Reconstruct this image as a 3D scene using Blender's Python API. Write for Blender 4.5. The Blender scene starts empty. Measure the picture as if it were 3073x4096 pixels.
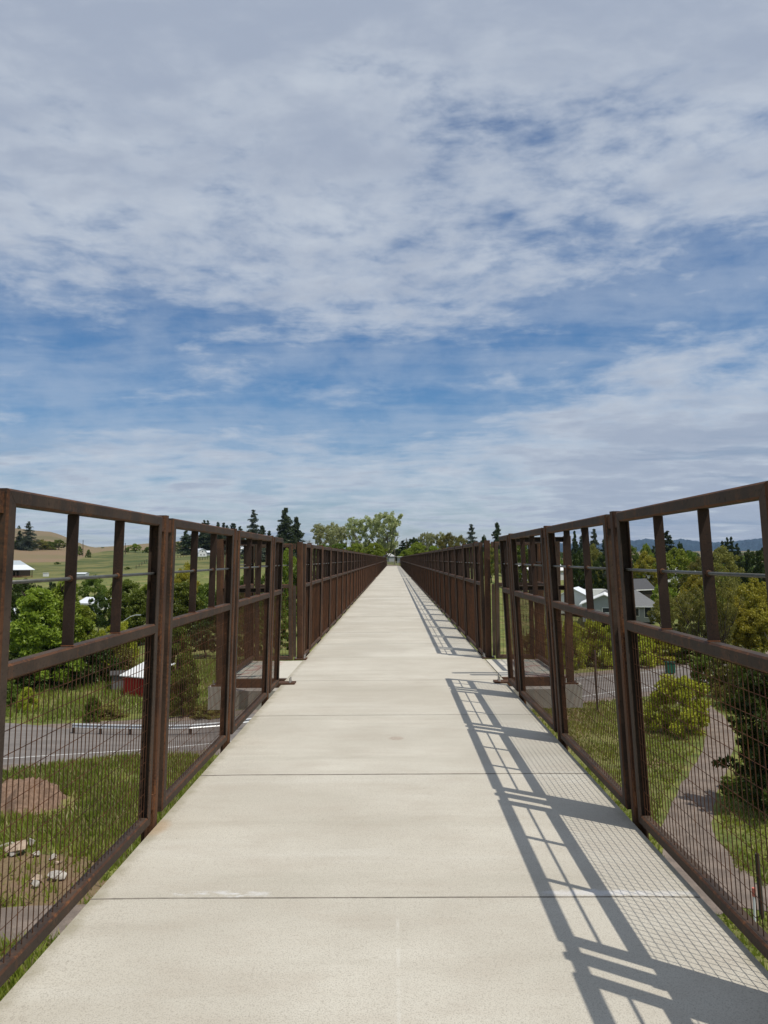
import bpy, math, random
import numpy as np
from mathutils import Vector, Matrix
random.seed(7)
rng = np.random.default_rng(11)

# ------------------------------------------------------------------ camera
S = bpy.context.scene
col = S.collection
FPX, CX, CY = 3077.0, 1536.5, 2048.0      # focal length and centre in photograph pixels
VX, VY, ROLL = 1574.0, 2234.0, 0.0085     # vanishing point of the walkway
EYE = 1.75
Fv = Vector((VX-CX, CY-VY, -FPX)).normalized()
up = Vector((-ROLL, 1.0, 0.0))
up.z = -(up.x*Fv.x+up.y*Fv.y)/Fv.z
Uv = up.normalized()
Rv = Fv.cross(Uv).normalized()
M3 = Matrix((Rv, Fv, Uv))                 # camera axes to world axes
cam_d = bpy.data.cameras.new('camera')
cam = bpy.data.objects.new('camera', cam_d); col.objects.link(cam)
cam.matrix_world = Matrix.Translation((0, 0, EYE)) @ M3.to_4x4()
cam_d.sensor_fit = 'VERTICAL'; cam_d.sensor_height = 36.0; cam_d.sensor_width = 27.0
cam_d.lens = FPX/4096.0*36.0
cam_d.clip_start = 0.05; cam_d.clip_end = 40000.0
S.camera = cam
S.render.resolution_x = 768; S.render.resolution_y = 1024

# ------------------------------------------------------------------ sky, sun
SHX, SHY = -0.363, 0.285                  # shadow offset on the deck per metre of height
sun_dir = Vector((-SHX, -SHY, 1.0)).normalized()
elev = math.asin(sun_dir.z)
w = bpy.data.worlds.new('World'); S.world = w; w.use_nodes = True
nt = w.node_tree; nt.nodes.clear()

class G:
    """tiny node-graph helper"""
    def __init__(s, nt): s.nt = nt
    def n(s, t, **kw):
        o = s.nt.nodes.new(t)
        for k, v in kw.items():
            setattr(o, k, v)
        return o
    def link(s, a, b): s.nt.links.new(a, b)
    def put(s, sock, v):
        if isinstance(v, (int, float)): sock.default_value = v
        elif isinstance(v, (tuple, list)):
            sock.default_value = tuple(v) if len(v) == len(sock.default_value) else tuple(v)+(1,)
        else: s.link(v, sock)
    def math(s, op, a, b=0.0, c=0.0, clamp=False):
        o = s.n('ShaderNodeMath', operation=op); o.use_clamp = clamp
        s.put(o.inputs[0], a); s.put(o.inputs[1], b)
        if op in ('MULTIPLY_ADD', 'SMOOTH_MIN', 'COMPARE'): s.put(o.inputs[2], c)
        return o.outputs[0]
    def ramp(s, v, a, b, lo=0.0, hi=1.0, smooth=True):
        o = s.n('ShaderNodeMapRange'); o.interpolation_type = 'SMOOTHSTEP' if smooth else 'LINEAR'
        s.put(o.inputs[0], v); s.put(o.inputs[1], a); s.put(o.inputs[2], b)
        s.put(o.inputs[3], lo); s.put(o.inputs[4], hi)
        return o.outputs[0]
    def mix(s, f, a, b, bt='MIX'):
        o = s.n('ShaderNodeMix', data_type='RGBA', blend_type=bt)
        s.put(o.inputs[0], f); s.put(o.inputs[6], a); s.put(o.inputs[7], b)
        return o.outputs[2]
    def noise(s, vec, scale, detail=4, rough=0.5, dist=0.0, out=0):
        o = s.n('ShaderNodeTexNoise'); s.put(o.inputs['Scale'], scale)
        if vec is not None: s.link(vec, o.inputs['Vector'])
        o.inputs['Detail'].default_value = detail; o.inputs['Roughness'].default_value = rough
        o.inputs['Distortion'].default_value = dist
        return o.outputs[out]
    def mapping(s, vec, scale=(1, 1, 1), loc=(0, 0, 0), rot=(0, 0, 0)):
        o = s.n('ShaderNodeMapping'); s.link(vec, o.inputs[0])
        o.inputs['Scale'].default_value = scale; o.inputs['Location'].default_value = loc
        o.inputs['Rotation'].default_value = rot
        return o.outputs[0]
    def xyz(s, x, y, z):
        o = s.n('ShaderNodeCombineXYZ'); s.put(o.inputs[0], x); s.put(o.inputs[1], y); s.put(o.inputs[2], z)
        return o.outputs[0]

g = G(nt)
sky = g.n('ShaderNodeTexSky', sky_type='NISHITA'); sky.sun_disc = False
sky.sun_elevation = elev; sky.sun_rotation = math.atan2(sun_dir.x, sun_dir.y)
sky.altitude = 800; sky.air_density = 1.2; sky.dust_density = 0.6; sky.ozone_density = 2.5
tc = g.n('ShaderNodeTexCoord')
sep = g.n('ShaderNodeSeparateXYZ'); g.link(tc.outputs['Generated'], sep.inputs[0])
dx, dy, dz = sep.outputs
zc = g.math('MAXIMUM', dz, 0.0)
hl = g.math('SQRT', g.math('ADD', g.math('MULTIPLY', dx, dx), g.math('MULTIPLY', dy, dy)))
el = g.math('DIVIDE', zc, g.math('MAXIMUM', hl, 0.05))            # tangent of elevation
az = g.math('ARCTAN2', dx, dy)
den = g.math('ADD', zc, 0.10)
P = g.xyz(g.math('DIVIDE', dx, den), g.math('DIVIDE', dy, den), 0.0)   # flat cloud layer far above
warp = g.noise(P, 1.1, 4, 0.55, out=1)
o = g.n('ShaderNodeVectorMath', operation='MULTIPLY_ADD'); g.link(warp, o.inputs[0]); o.inputs[1].default_value = (.40, .40, 0); g.link(P, o.inputs[2])
PW = o.outputs[0]
big = g.noise(g.mapping(P, (1, 1, 1), (3.1, 5.2, 0)), 0.55, 3, 0.5)
mid = g.noise(g.mapping(PW, (1.0, 1.25, 1), (1.7, 9.3, 0), (0, 0, .3)), 1.9, 8, 0.60)
puff = g.noise(g.mapping(PW, (1.0, 1.35, 1), (5.7, 1.3, 0), (0, 0, -.2)), 7.5, 5, 0.55)
cell = g.xyz(g.math('MULTIPLY', az, 1.0), g.math('MULTIPLY', el, 1.9), 0.0)
o2 = g.n('ShaderNodeVectorMath', operation='MULTIPLY_ADD'); g.link(g.noise(cell, 7, 3, .55, out=1), o2.inputs[0]); o2.inputs[1].default_value = (.06, .05, 0); g.link(cell, o2.inputs[2])
cpf = g.noise(o2.outputs[0], 15, 6, 0.60)
wisp = g.noise(g.mapping(PW, (.30, 1.9, 1), (7.7, 2.2, 0), (0, 0, .12)), 1.0, 7, 0.62)
# how much of the sky the clouds cover, by elevation and bearing
cov = g.ramp(el, 0.20, 0.46, 0.0, 0.29)
cov = g.math('ADD', cov, g.ramp(el, 0.40, 0.66, 0.0, 0.17))
cov = g.math('SUBTRACT', cov, g.math('MULTIPLY', g.ramp(az, -0.05, -0.40), g.math('MULTIPLY', g.ramp(el, .22, .28), g.ramp(el, .42, .30, 0, .07))))
cov = g.math('ADD', cov, g.ramp(el, 0.21, 0.12, 0.03, 0.26))
right = g.ramp(az, 0.10, 0.30, 0.0, 1.0)
cov = g.math('ADD', cov, g.math('MULTIPLY', right, g.math('MULTIPLY', g.ramp(el, 0.29, 0.20), 0.24)))
ga = g.math('DIVIDE', g.math('SUBTRACT', az, 0.19), 0.20); ge = g.math('DIVIDE', g.math('SUBTRACT', el, 0.50), 0.12)
gap = g.math('ADD', g.math('MULTIPLY', ga, ga), g.math('MULTIPLY', ge, ge))
cov = g.math('SUBTRACT', cov, g.ramp(gap, 0.0, 1.6, 0.13, 0.0))
ha = g.math('DIVIDE', g.math('SUBTRACT', az, 0.38), 0.22); he = g.math('DIVIDE', g.math('SUBTRACT', el, 0.34), 0.07)
cov = g.math('SUBTRACT', cov, g.ramp(g.math('ADD', g.math('MULTIPLY', ha, ha), g.math('MULTIPLY', he, he)), 0.0, 1.6, 0.10, 0.0))
fld = g.math('MULTIPLY_ADD', mid, 0.95, g.math('MULTIPLY', big, 0.40))
fld = g.math('MULTIPLY_ADD', wisp, 0.28, fld)
fld = g.math('MULTIPLY_ADD', g.math('SUBTRACT', cpf, 0.5), g.ramp(el, .10, .30, .22, .50), fld)
fld = g.math('MULTIPLY_ADD', g.math('SUBTRACT', puff, 0.5), g.ramp(el, .12, .34, .10, .30), fld)
fld = g.math('ADD', g.math('ADD', fld, cov), -0.14)
alpha = g.ramp(fld, 0.62, 1.14, 0.0, 0.92, True)
veil = g.math('MULTIPLY', g.ramp(el, 0.0, 0.26, 0.42, 0.34), g.ramp(g.math('ADD', wisp, g.math('MULTIPLY', g.math('SUBTRACT', cpf, .5), .5)), .30, .68))
alpha = g.math('MAXIMUM', alpha, veil)
fine = g.noise(g.mapping(PW, (1, 1.3, 1), (4, 4, 0)), 3.6, 6, 0.6)
shade = g.math('MULTIPLY_ADD', g.math('SUBTRACT', g.math('MULTIPLY_ADD', cpf, -0.6, g.math('MULTIPLY_ADD', fine, 1.0, 0.3)), 0.5), 1.6, g.ramp(fld, 0.85, 1.35))
ccol = g.mix(g.ramp(shade, -0.2, 1.0), (5.9, 6.4, 7.1), (3.9, 4.45, 5.5))
ccol = g.mix(g.math('MULTIPLY', g.ramp(el, 0.20, 0.05, 0, 0.5), g.ramp(shade, .5, -.1)), ccol, (7.0, 7.5, 8.0))
# dark flat-bottomed scraps low over the horizon
scr = g.noise(g.mapping(PW, (.30, .8, 1), (11, 3, 0)), 1.1, 7, 0.62)
scm = g.math('MULTIPLY', g.ramp(scr, 0.53, 0.62), g.math('MULTIPLY', g.ramp(el, 0.17, 0.11), g.ramp(el, 0.010, 0.03)))
ccol = g.mix(g.math('MULTIPLY', scm, 0.75), ccol, (2.5, 3.3, 4.6))
skyc = g.mix(1.0, sky.outputs[0], g.mix(g.ramp(el, 0.24, 0.04), (0.46, 0.70, 0.90), (0.62, 0.70, 0.84)), 'MULTIPLY')
mixc = g.mix(alpha, skyc, ccol)
bg = g.n('ShaderNodeBackground'); g.link(mixc, bg.inputs[0]); bg.inputs[1].default_value = 0.10
out = g.n('ShaderNodeOutputWorld'); g.link(bg.outputs[0], out.inputs[0])

sd = bpy.data.lights.new('sun', 'SUN'); sd.energy = 3.5; sd.angle = math.radians(0.4); sd.color = (1.0, 0.95, 0.86)
so = bpy.data.objects.new('sun', sd); col.objects.link(so)
so.rotation_euler = sun_dir.to_track_quat('Z', 'Y').to_euler()
S.view_settings.view_transform = 'Standard'; S.view_settings.look = 'None'
S.view_settings.exposure = 0.0; S.view_settings.gamma = 1.0
S.render.engine = 'CYCLES'
S.cycles.max_bounces = 6; S.cycles.transparent_max_bounces = 8

# ------------------------------------------------------------------ helpers
def ray(sx, sy):
    c = Vector((sx-CX, CY-sy, -FPX)); return M3 @ c
def on_plane(sx, sy, z):                   # point of the horizontal plane z under a photograph pixel
    d = ray(sx, sy); t = (z-EYE)/d.z
    return Vector((d.x*t, d.y*t, z))
def at(sx, sy, Y):                         # point at distance Y seen under a pixel
    d = ray(sx, sy); t = Y/d.y
    return Vector((d.x*t, Y, EYE+d.z*t))

def tag(o, label=None, cat=None, group=None, kind=None):
    if label: o['label'] = label
    if cat: o['category'] = cat
    if group: o['group'] = group
    if kind: o['kind'] = kind
    return o
def empty(name, loc=(0, 0, 0), rz=0.0):
    e = bpy.data.objects.new(name, None); col.objects.link(e)
    e.location = loc; e.rotation_euler = (0, 0, rz); e.empty_display_size = .2
    return e
def newobj(name, me, parent=None, loc=(0, 0, 0)):
    o = bpy.data.objects.new(name, me); col.objects.link(o); o.location = loc
    if parent: o.parent = parent
    return o

class MB:
    def __init__(s): s.v = []; s.f = []; s.m = []; s.sm = False
    def face(s, pts, mi=0):
        i = len(s.v); s.v += [tuple(p) for p in pts]; s.f.append(tuple(range(i, i+len(pts)))); s.m.append(mi)
    def hull8(s, p, mi=0):                 # p: 4 bottom ccw, 4 top ccw
        i = len(s.v); s.v += [tuple(q) for q in p]
        for f in ((0, 3, 2, 1), (4, 5, 6, 7), (0, 1, 5, 4), (1, 2, 6, 5), (2, 3, 7, 6), (3, 0, 4, 7)):
            s.f.append(tuple(i+k for k in f)); s.m.append(mi)
    def box(s, x0, x1, y0, y1, z0, z1, mi=0):
        s.hull8([(x0, y0, z0), (x1, y0, z0), (x1, y1, z0), (x0, y1, z0), (x0, y0, z1), (x1, y0, z1), (x1, y1, z1), (x0, y1, z1)], mi)
    def cyl(s, a, b, r0, r1=None, n=8, mi=0, caps=True):
        r1 = r0 if r1 is None else r1
        a = Vector(a); b = Vector(b); d = (b-a).normalized()
        e = Vector((0, 0, 1)) if abs(d.z) < .9 else Vector((1, 0, 0))
        p = d.cross(e).normalized(); q = d.cross(p)
        i = len(s.v)
        for c, r in ((a, r0), (b, r1)):
            for k in range(n):
                t = 2*math.pi*k/n
                s.v.append(tuple(c+p*(r*math.cos(t))+q*(r*math.sin(t))))
        for k in range(n):
            j = (k+1) % n
            s.f.append((i+k, i+j, i+n+j, i+n+k)); s.m.append(mi)
        if caps:
            s.f.append(tuple(i+k for k in reversed(range(n)))); s.m.append(mi)
            s.f.append(tuple(i+n+k for k in range(n))); s.m.append(mi)
    def loft(s, rings, mis=None, cap=True):
        i = len(s.v); n = len(rings[0])
        for r in rings: s.v += [tuple(p) for p in r]
        for a in range(len(rings)-1):
            for k in range(n):
                j = (k+1) % n
                s.f.append((i+a*n+k, i+a*n+j, i+(a+1)*n+j, i+(a+1)*n+k)); s.m.append(mis[k] if mis else 0)
        if cap:
            s.f.append(tuple(i+k for k in reversed(range(n)))); s.m.append(0)
            L = (len(rings)-1)*n
            s.f.append(tuple(i+L+k for k in range(n))); s.m.append(0)
    def xf(s, fn): s.v = [tuple(fn(*p)) for p in s.v]; return s
    def mesh(s, name, mats, smooth=False):
        me = bpy.data.meshes.new(name); me.from_pydata(s.v, [], s.f); me.update()
        import bmesh
        bm = bmesh.new(); bm.from_mesh(me); bmesh.ops.recalc_face_normals(bm, faces=bm.faces); bm.to_mesh(me); bm.free()
        for m in (mats if isinstance(mats, (list, tuple)) else [mats]): me.materials.append(m)
        if len(s.m) == len(me.polygons): me.polygons.foreach_set('material_index', s.m)
        if smooth: me.polygons.foreach_set('use_smooth', [True]*len(me.polygons))
        return me
    def build(s, name, mats, parent=None, loc=(0, 0, 0), smooth=False):
        return newobj(name, s.mesh(name, mats, smooth), parent, loc)

# ------------------------------------------------------------------ materials
def mat(name, rough=0.8):
    m = bpy.data.materials.new(name); m.use_nodes = True
    t = m.node_tree; b = t.nodes['Principled BSDF']; b.inputs['Roughness'].default_value = rough
    b.inputs['Specular IOR Level'].default_value = 0.3
    gg = G(t); c = gg.n('ShaderNodeTexCoord')
    return m, gg, b, c.outputs['Object'], c
def bump(gg, b, h, dist, strength=1.0):
    o = gg.n('ShaderNodeBump'); o.inputs['Distance'].default_value = dist; o.inputs['Strength'].default_value = strength
    gg.link(h, o.inputs['Height']); gg.link(o.outputs[0], b.inputs['Normal'])

def flat(name, c, rough=.7, var=.12, scale=6, metallic=0.0):
    m, gg, b, oc, _ = mat(name, rough)
    n = gg.noise(oc, scale, 4)
    d = tuple(x*(1-var*2) for x in c); e = tuple(min(1, x*(1+var*2)) for x in c)
    gg.link(gg.mix(n, d, e), b.inputs['Base Color']); b.inputs['Metallic'].default_value = metallic
    return m

def rust(name, dark, mid, orange, amt=.5, grain=60.0):
    m, gg, b, oc, t = mat(name, .72)
    pos = gg.n('ShaderNodeNewGeometry').outputs['Position']
    n1 = gg.noise(pos, 3.0, 6, .65)
    st = gg.noise(gg.mapping(pos, (14, 14, 1.2)), 1.0, 5, .6)
    n2 = gg.noise(pos, grain, 4, .6)
    a = gg.mix(gg.ramp(n1, .35, .65), dark, mid)
    f = gg.math('MULTIPLY', gg.ramp(gg.math('ADD', gg.math('MULTIPLY', st, .6), gg.math('MULTIPLY', n2, .4)), .50, .68), amt)
    a = gg.mix(f, a, orange)
    a = gg.mix(gg.ramp(n2, .3, .42, .55, 0), a, tuple(x*.35 for x in dark))
    gg.link(a, b.inputs['Base Color'])
    gg.link(gg.ramp(n1, .3, .7, .55, .85), b.inputs['Roughness'])
    b.inputs['Metallic'].default_value = 0
    b.inputs['Specular IOR Level'].default_value = .18
    bump(gg, b, n2, .0015, .6)
    return m
M_rail = rust('rail_steel', (.044, .031, .023), (.082, .057, .041), (.145, .068, .034), .55)
M_edge = rust('rail_edge_rust', (.060, .030, .018), (.11, .052, .028), (.21, .085, .032), .8)
M_post = rust('post_steel', (.055, .030, .020), (.10, .052, .030), (.20, .088, .036), .75, 90)
M_bar = rust('bar_steel', (.026, .016, .012), (.044, .027, .020), (.10, .045, .022), .4, 120)
M_wire = rust('wire_steel', (.050, .025, .015), (.100, .044, .023), (.20, .085, .034), .6, 40)
M_rod = flat('rod_grey_steel', (.13, .13, .12), .45, .2, 20, .5)
M_bolt = flat('bolt_galvanised', (.45, .43, .40), .4, .2, 30, .6)
M_weld = flat('weld_rust', (.20, .075, .03), .8, .3, 50)

def deck_material():
    m, gg, b, oc, t = mat('pale_concrete', .88)
    pos = gg.n('ShaderNodeNewGeometry').outputs['Position']
    big_ = gg.noise(pos, .55, 5, .55)
    mid_ = gg.noise(gg.mapping(pos, (1.0, 2.4, 1)), 1.7, 6, .65)
    br = gg.noise(gg.mapping(pos, (5, 70, 1)), 1.0, 4, .6)
    gr = gg.noise(pos, 160, 3, .6)
    gr2 = gg.noise(pos, 48, 3, .65)
    a = gg.mix(gg.ramp(big_, .35, .68), (.50, .465, .39), (.61, .575, .492))
    band = gg.noise(gg.mapping(pos, (.12, .9, 1)), 1.0, 5, .7)
    a = gg.mix(gg.ramp(band, .50, .66, 0, .42), a, (.40, .37, .30))
    a = gg.mix(gg.ramp(band, .46, .34, 0, .35), a, (.66, .64, .57))
    a = gg.mix(gg.ramp(mid_, .42, .75, 0, .38), a, (.42, .36, .29))
    a = gg.mix(gg.ramp(br, .55, .8, 0, .35), a, (.40, .365, .31))
    a = gg.mix(gg.ramp(gr, .36, .50, .65, 0), a, (.30, .27, .225))
    a = gg.mix(gg.ramp(gr2, .30, .44, .5, 0), a, (.34, .305, .25))
    sep = gg.n('ShaderNodeSeparateXYZ'); gg.link(pos, sep.inputs[0]); x, y, z = sep.outputs
    wn = gg.n('ShaderNodeTexWhiteNoise'); wn.noise_dimensions = '1D'
    gg.link(gg.math('FLOOR', gg.math('DIVIDE', gg.math('SUBTRACT', y, JOINTS_NEAR[0]), 2.40)), wn.inputs['W'])
    a = gg.mix(gg.math('MULTIPLY', wn.outputs[0], .22), a, (.45, .40, .32))
    eg = gg.math('ADD', gg.ramp(gg.math('ABSOLUTE', x), 1.38, 1.60), gg.math('MULTIPLY', gg.math('SUBTRACT', gg.noise(pos, 6, 5, .7), .5), 1.3))
    a = gg.mix(gg.ramp(eg, .55, 1.1, 0, .6), a, (.28, .25, .17))
    # dark pits and small debris
    vo = gg.n('ShaderNodeTexVoronoi'); gg.link(pos, vo.inputs['Vector']); vo.inputs['Scale'].default_value = 9
    pit = gg.math('MULTIPLY', gg.ramp(vo.outputs['Distance'], .05, .03), gg.ramp(gg.noise(pos, 2.3, 2), .56, .6))
    a = gg.mix(gg.math('MULTIPLY', pit, .8), a, (.10, .085, .065))
    def blob(cx, cy, rx, ry, hard=.6, nz=.5, sc=9):
        u = gg.math('DIVIDE', gg.math('SUBTRACT', x, cx), rx); v = gg.math('DIVIDE', gg.math('SUBTRACT', y, cy), ry)
        d = gg.math('ADD', gg.math('MULTIPLY', u, u), gg.math('MULTIPLY', v, v))
        d = gg.math('ADD', d, gg.math('MULTIPLY', gg.math('SUBTRACT', gg.noise(pos, sc, 4, .7), .5), nz*2))
        return gg.ramp(d, 1.0, 1.0-hard, 0, 1)
    j0 = JOINTS_NEAR[0]
    a = gg.mix(gg.math('MULTIPLY', gg.math('MULTIPLY', blob(-.90, j0+.045, .30, .05, .95, 1.2, 16), gg.ramp(gg.noise(gg.mapping(pos, (9, 30, 1)), 1, 4), .42, .6)), .55), a, (.72, .72, .73))
    a = gg.mix(gg.math('MULTIPLY', blob(1.02, j0+.045, .30, .05, .95, 1.2, 16), .42), a, (.70, .70, .73))
    a = gg.mix(gg.math('MULTIPLY', blob(1.35, j0+.04, .25, .04, .95, 1.2, 16), .30), a, (.70, .70, .73))
    # faint scuffed brown mark, illegible, on the fourth slab
    sm = gg.math('MULTIPLY', blob(.012, 7.62, .085, .10, .7, .8, 55), gg.ramp(gg.noise(gg.mapping(pos, (160, 40, 1)), 1, 3), .42, .6))
    a = gg.mix(gg.math('MULTIPLY', sm, .6), a, (.24, .12, .08))
    # rust run-off under the near left post
    a = gg.mix(gg.math('MULTIPLY', blob(-1.57, 5.15, .10, .20, .9, .4, 12), .35), a, (.42, .24, .10))
    a = gg.mix(gg.math('MULTIPLY', blob(-1.55, 11.0, .14, .12, .9, .4, 12), .5), a, (.42, .24, .10))
    # thin pale lengthwise streaks near the middle
    st = gg.math('MULTIPLY', gg.ramp(gg.math('ABSOLUTE', gg.math('SUBTRACT', x, .005)), .012, .003), gg.ramp(y, 2.0, 2.5))
    st = gg.math('MULTIPLY', st, gg.ramp(y, 4.0, 3.9)); st = gg.math('MULTIPLY', st, gg.ramp(gg.noise(pos, 7, 3), .40, .6))
    a = gg.mix(gg.math('MULTIPLY', st, .35), a, (.66, .64, .58))
    gg.link(a, b.inputs['Base Color'])
    h = gg.math('ADD', gg.math('MULTIPLY', gr, .5), gg.math('MULTIPLY', gr2, .5))
    h = gg.math('ADD', h, gg.math('MULTIPLY', br, .4))
    bump(gg, b, h, .004, .55)
    return m

# ------------------------------------------------------------------ footbridge
JOINTS_NEAR = [on_plane(1574, y, 0).y for y in (3590, 3097, 2860, 2721)]
W_DECK = 1.565
M_deck = deck_material()
M_conc = flat('pier_concrete', (.38, .35, .31), .9, .15, 5)
GAPJ = .006
BAYS = [(11.45, 13.45), (69.95, 72.35)]
END = 178.5
joints = [JOINTS_NEAR[0]-(JOINTS_NEAR[1]-JOINTS_NEAR[0])*k for k in (3, 2, 1)]+JOINTS_NEAR
yy = 13.5
while yy < END-1.2: joints.append(yy); yy += 2.46
joints.append(END)
bridge = tag(empty('footbridge', (0, 0, -10.25)), 'long narrow footbridge with a pale brushed concrete deck running to the far trees', 'bridge')
mb = MB()
for a, b in zip(joints[:-1], joints[1:]):
    g0 = GAPJ if a < 20 else .012; g1 = GAPJ if b < 20 else .012
    if abs(a-JOINTS_NEAR[1]) < .01: g0 = .020
    if abs(b-JOINTS_NEAR[1]) < .01: g1 = .020
    if abs(a-JOINTS_NEAR[0]) < .01: g0 = .002
    if abs(b-JOINTS_NEAR[0]) < .01: g1 = .002
    y0, y1 = a+g0/2, b-g1/2; c = .005
    nseg = 10; jit = [random.uniform(-.0015, .0015) for _ in range(nseg+1)]
    dzz = random.uniform(-.0015, .0015)
    ringl = []
    for k in range(nseg+1):
        x = -1.588+(1.588+1.566)*k/nseg
        j = jit[k] if y0 < 30 else 0
        e = 0.004 if k in (0, nseg) else 0
        ringl.append([(x, y0+j, -.22), (x, y0+j, -.006+dzz-e), (x, y0+j+c, dzz-e), (x, y1-j-c, dzz-e), (x, y1-j, -.006+dzz-e), (x, y1-j, -.22)])
    mb.loft(ringl, [1, 1, 0, 1, 1, 0])
deck = mb.build('deck', [M_deck, flat('slab_edge', (.24, .215, .18), .9, .3, 12)], bridge, (0, 0, 10.25))
mb = MB()                                   # dark joint filler below the grooves
for j in joints[1:-1]: pass
mb.box(-W_DECK+.01, W_DECK-.01, joints[0], END, -.236, -.2215)
mb.build('deck_plate', flat('joint_sealant', (.09, .08, .07), .9), bridge, (0, 0, 10.25))
for s in (-1, 1):
    mb = MB()
    x0, x1 = sorted((s*1.05, s*1.35))
    mb.box(x0, x1, -6, END, -.27, -.24); mb.box(x0+.13, x1-.13, -6, END, -1.2, -.27); mb.box(x0, x1, -6, END, -1.23, -1.2)
    mb.build('girder', M_rail, bridge, (0, 0, 10.25))
    for (b0, b1) in BAYS:
        x0, x1 = sorted((s*1.585, s*2.50))
        mb = MB(); mb.box(x0, x1, b0+.06, b1, -.16, -.004)
        o = mb.build('bay_slab', None, bridge, (0, 0, 10.25))
        o.data.materials.clear()
        o['_slab'] = 1
        mb = MB(); xa, xb = sorted((s*1.585, s*2.62)); mb.box(xa, xb, b0-.02, b0+.055, -.13, -.008)
        mb.build('edge_channel', M_post, bridge, (0, 0, 10.25))
for (b0, b1) in BAYS:
    mb = MB(); mb.box(-2.69, 2.69, b0-.27, b1+.25, -.40, -.135)
    mb.box(-2.69, -2.45, b0-.27, b0-.025, -.135, -.075); mb.box(2.45, 2.69, b0-.27, b0-.025, -.135, -.075)
    mb.box(-.9, .9, b0+.3, b1-.1, -10.6, -1.25); mb.box(-1.9, 1.9, b0+.1, b1, -1.24, -.401)
    mb.build('pier', M_conc, bridge, (0, 0, 10.25))
# bay slabs: smooth concrete with worn red and teal marks
m, gg, b, oc, t = mat('bay_concrete', .9)
pos = gg.n('ShaderNodeNewGeometry').outputs['Position']
a = gg.mix(gg.noise(pos, 3, 5), (.49, .455, .385), (.60, .565, .48))
sep = gg.n('ShaderNodeSeparateXYZ'); gg.link(pos, sep.inputs[0]); inn = gg.ramp(gg.math('ABSOLUTE', sep.outputs[0]), 1.85, 1.95)
v1 = gg.noise(gg.mapping(pos, (1, 1, 1), (3, 1, 0)), 3.2, 3, .5); v2 = gg.noise(gg.mapping(pos, (1, 1, 1), (9, 4, 0)), 3.0, 3, .5)
a = gg.mix(gg.math('MULTIPLY', gg.ramp(v1, .54, .58), gg.math('MULTIPLY', inn, .55)), a, (.42, .20, .18))
a = gg.mix(gg.math('MULTIPLY', gg.ramp(v2, .55, .59), gg.math('MULTIPLY', inn, .55)), a, (.20, .34, .32))
gg.link(a, b.inputs['Base Color'])
for o in list(bpy.data.objects):
    if o.get('_slab'):
        o.data.materials.append(m); del o['_slab']

# ------------------------------------------------------------------ steel railings
T = .066; ZB = .030; ZT = 2.045; ZM0, ZM1 = 1.270, 1.338; ZR = 1.665
CH = .009
def prof(a, b_):                            # chamfered square a x b, returns (points, material index per side)
    c = CH
    return [(c, 0), (a-c, 0), (a, c), (a, b_-c), (a-c, b_), (c, b_), (0, b_-c), (0, c)], [0, 1, 0, 1, 0, 1, 0, 1]
def frame_mb(L, zb=ZB, zt=ZT):
    """mitred rectangular frame; coordinates (depth outward, along, up)"""
    f = MB(); g_ = .0012
    p, mi = prof(T, T)
    f.loft([[(d, q+g_, zb+q) for d, q in p], [(d, L-q-g_, zb+q) for d, q in p]], mi)
    f.loft([[(d, (T-q)+g_, zt-T+q) for d, q in p], [(d, L-(T-q)-g_, zt-T+q) for d, q in p]], mi)
    w_ = .006                                # the uprights are channels, open towards the middle of the panel
    pc = [(CH, 0), (T-CH, 0), (T, CH), (T, T), (T-w_, T), (T-w_, w_+.002), (w_, w_+.002), (w_, T), (0, T), (0, CH)]
    mc = [0, 1, 0, 0, 0, 0, 0, 0, 0, 1]
    f.loft([[(d, q, zb+q+g_) for d, q in pc], [(d, q, zt-q-g_) for d, q in pc]], mc)
    f.loft([[(d, L-q, zb+q+g_) for d, q in pc], [(d, L-q, zt-q-g_) for d, q in pc]], mc)
    return f
def panel_set(L, nbar, shear, tagname):
    """meshes of one railing panel"""
    out_ = {}
    p, mi = prof(T, T)
    out_['frame'] = [('frame', frame_mb(L).xf(shear).mesh('frame_'+tagname, [M_rail, M_edge]))]
    mr = MB(); mr.loft([[(d, T+.001, ZM0+q) for d, q in p], [(d, L-T-.001, ZM0+q) for d, q in p]], mi)
    subs = [('mid_rail', mr.xf(shear).mesh('mid_rail_'+tagname, [M_rail, M_edge]))]
    inner = L-2*T
    bars = [T+inner*(k+1)/(nbar+1) for k in range(nbar)]
    for y in bars:
        bb = MB(); bb.box(.006, T-.006, y-.006, y+.006, ZM1+.0005, ZT-T-.0005)
        bb.box(.004, T-.004, y-.012, y+.012, ZM1+.0003, ZM1+.004, 1)
        bb.cyl((.012+.021, y-.008, ZR), (.012+.021, y-.016, ZR), .017, .011, 8, 2)
        subs.append(('baluster', bb.xf(shear).mesh('baluster_'+tagname, [M_bar, M_weld, M_edge])))
    rd = MB(); rd.cyl((.033, .012, ZR), (.033, L-.012, ZR), .0088, None, 8)
    subs.append(('rod', rd.xf(shear).mesh('rod_'+tagname, M_rod, True)))
    ws = MB(); r = .0022
    nv = max(2, int((inner+.07)/.0508)); z0, z1 = ZB+T-.01, ZM0+.01
    off = (inner-(nv-1)*.0508)/2
    for k in range(nv):
        y = T+off+k*.0508
        if y < T-.04 or y > L-T+.04: continue
        ws.cyl((.030, y, z0), (.030, y, z1), .0026, .0026, 4, 0, False)
    z = ZB+T+.045
    while z < ZM0-.01:
        ws.cyl((.030+2*r, T-.035, z), (.030+2*r, L-T+.035, z), r, r, 4, 0, False); z += .1016
    subs.append(('mesh_screen', ws.xf(shear).mesh('mesh_screen_'+tagname, M_wire)))
    return out_['frame'][0], subs
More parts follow.
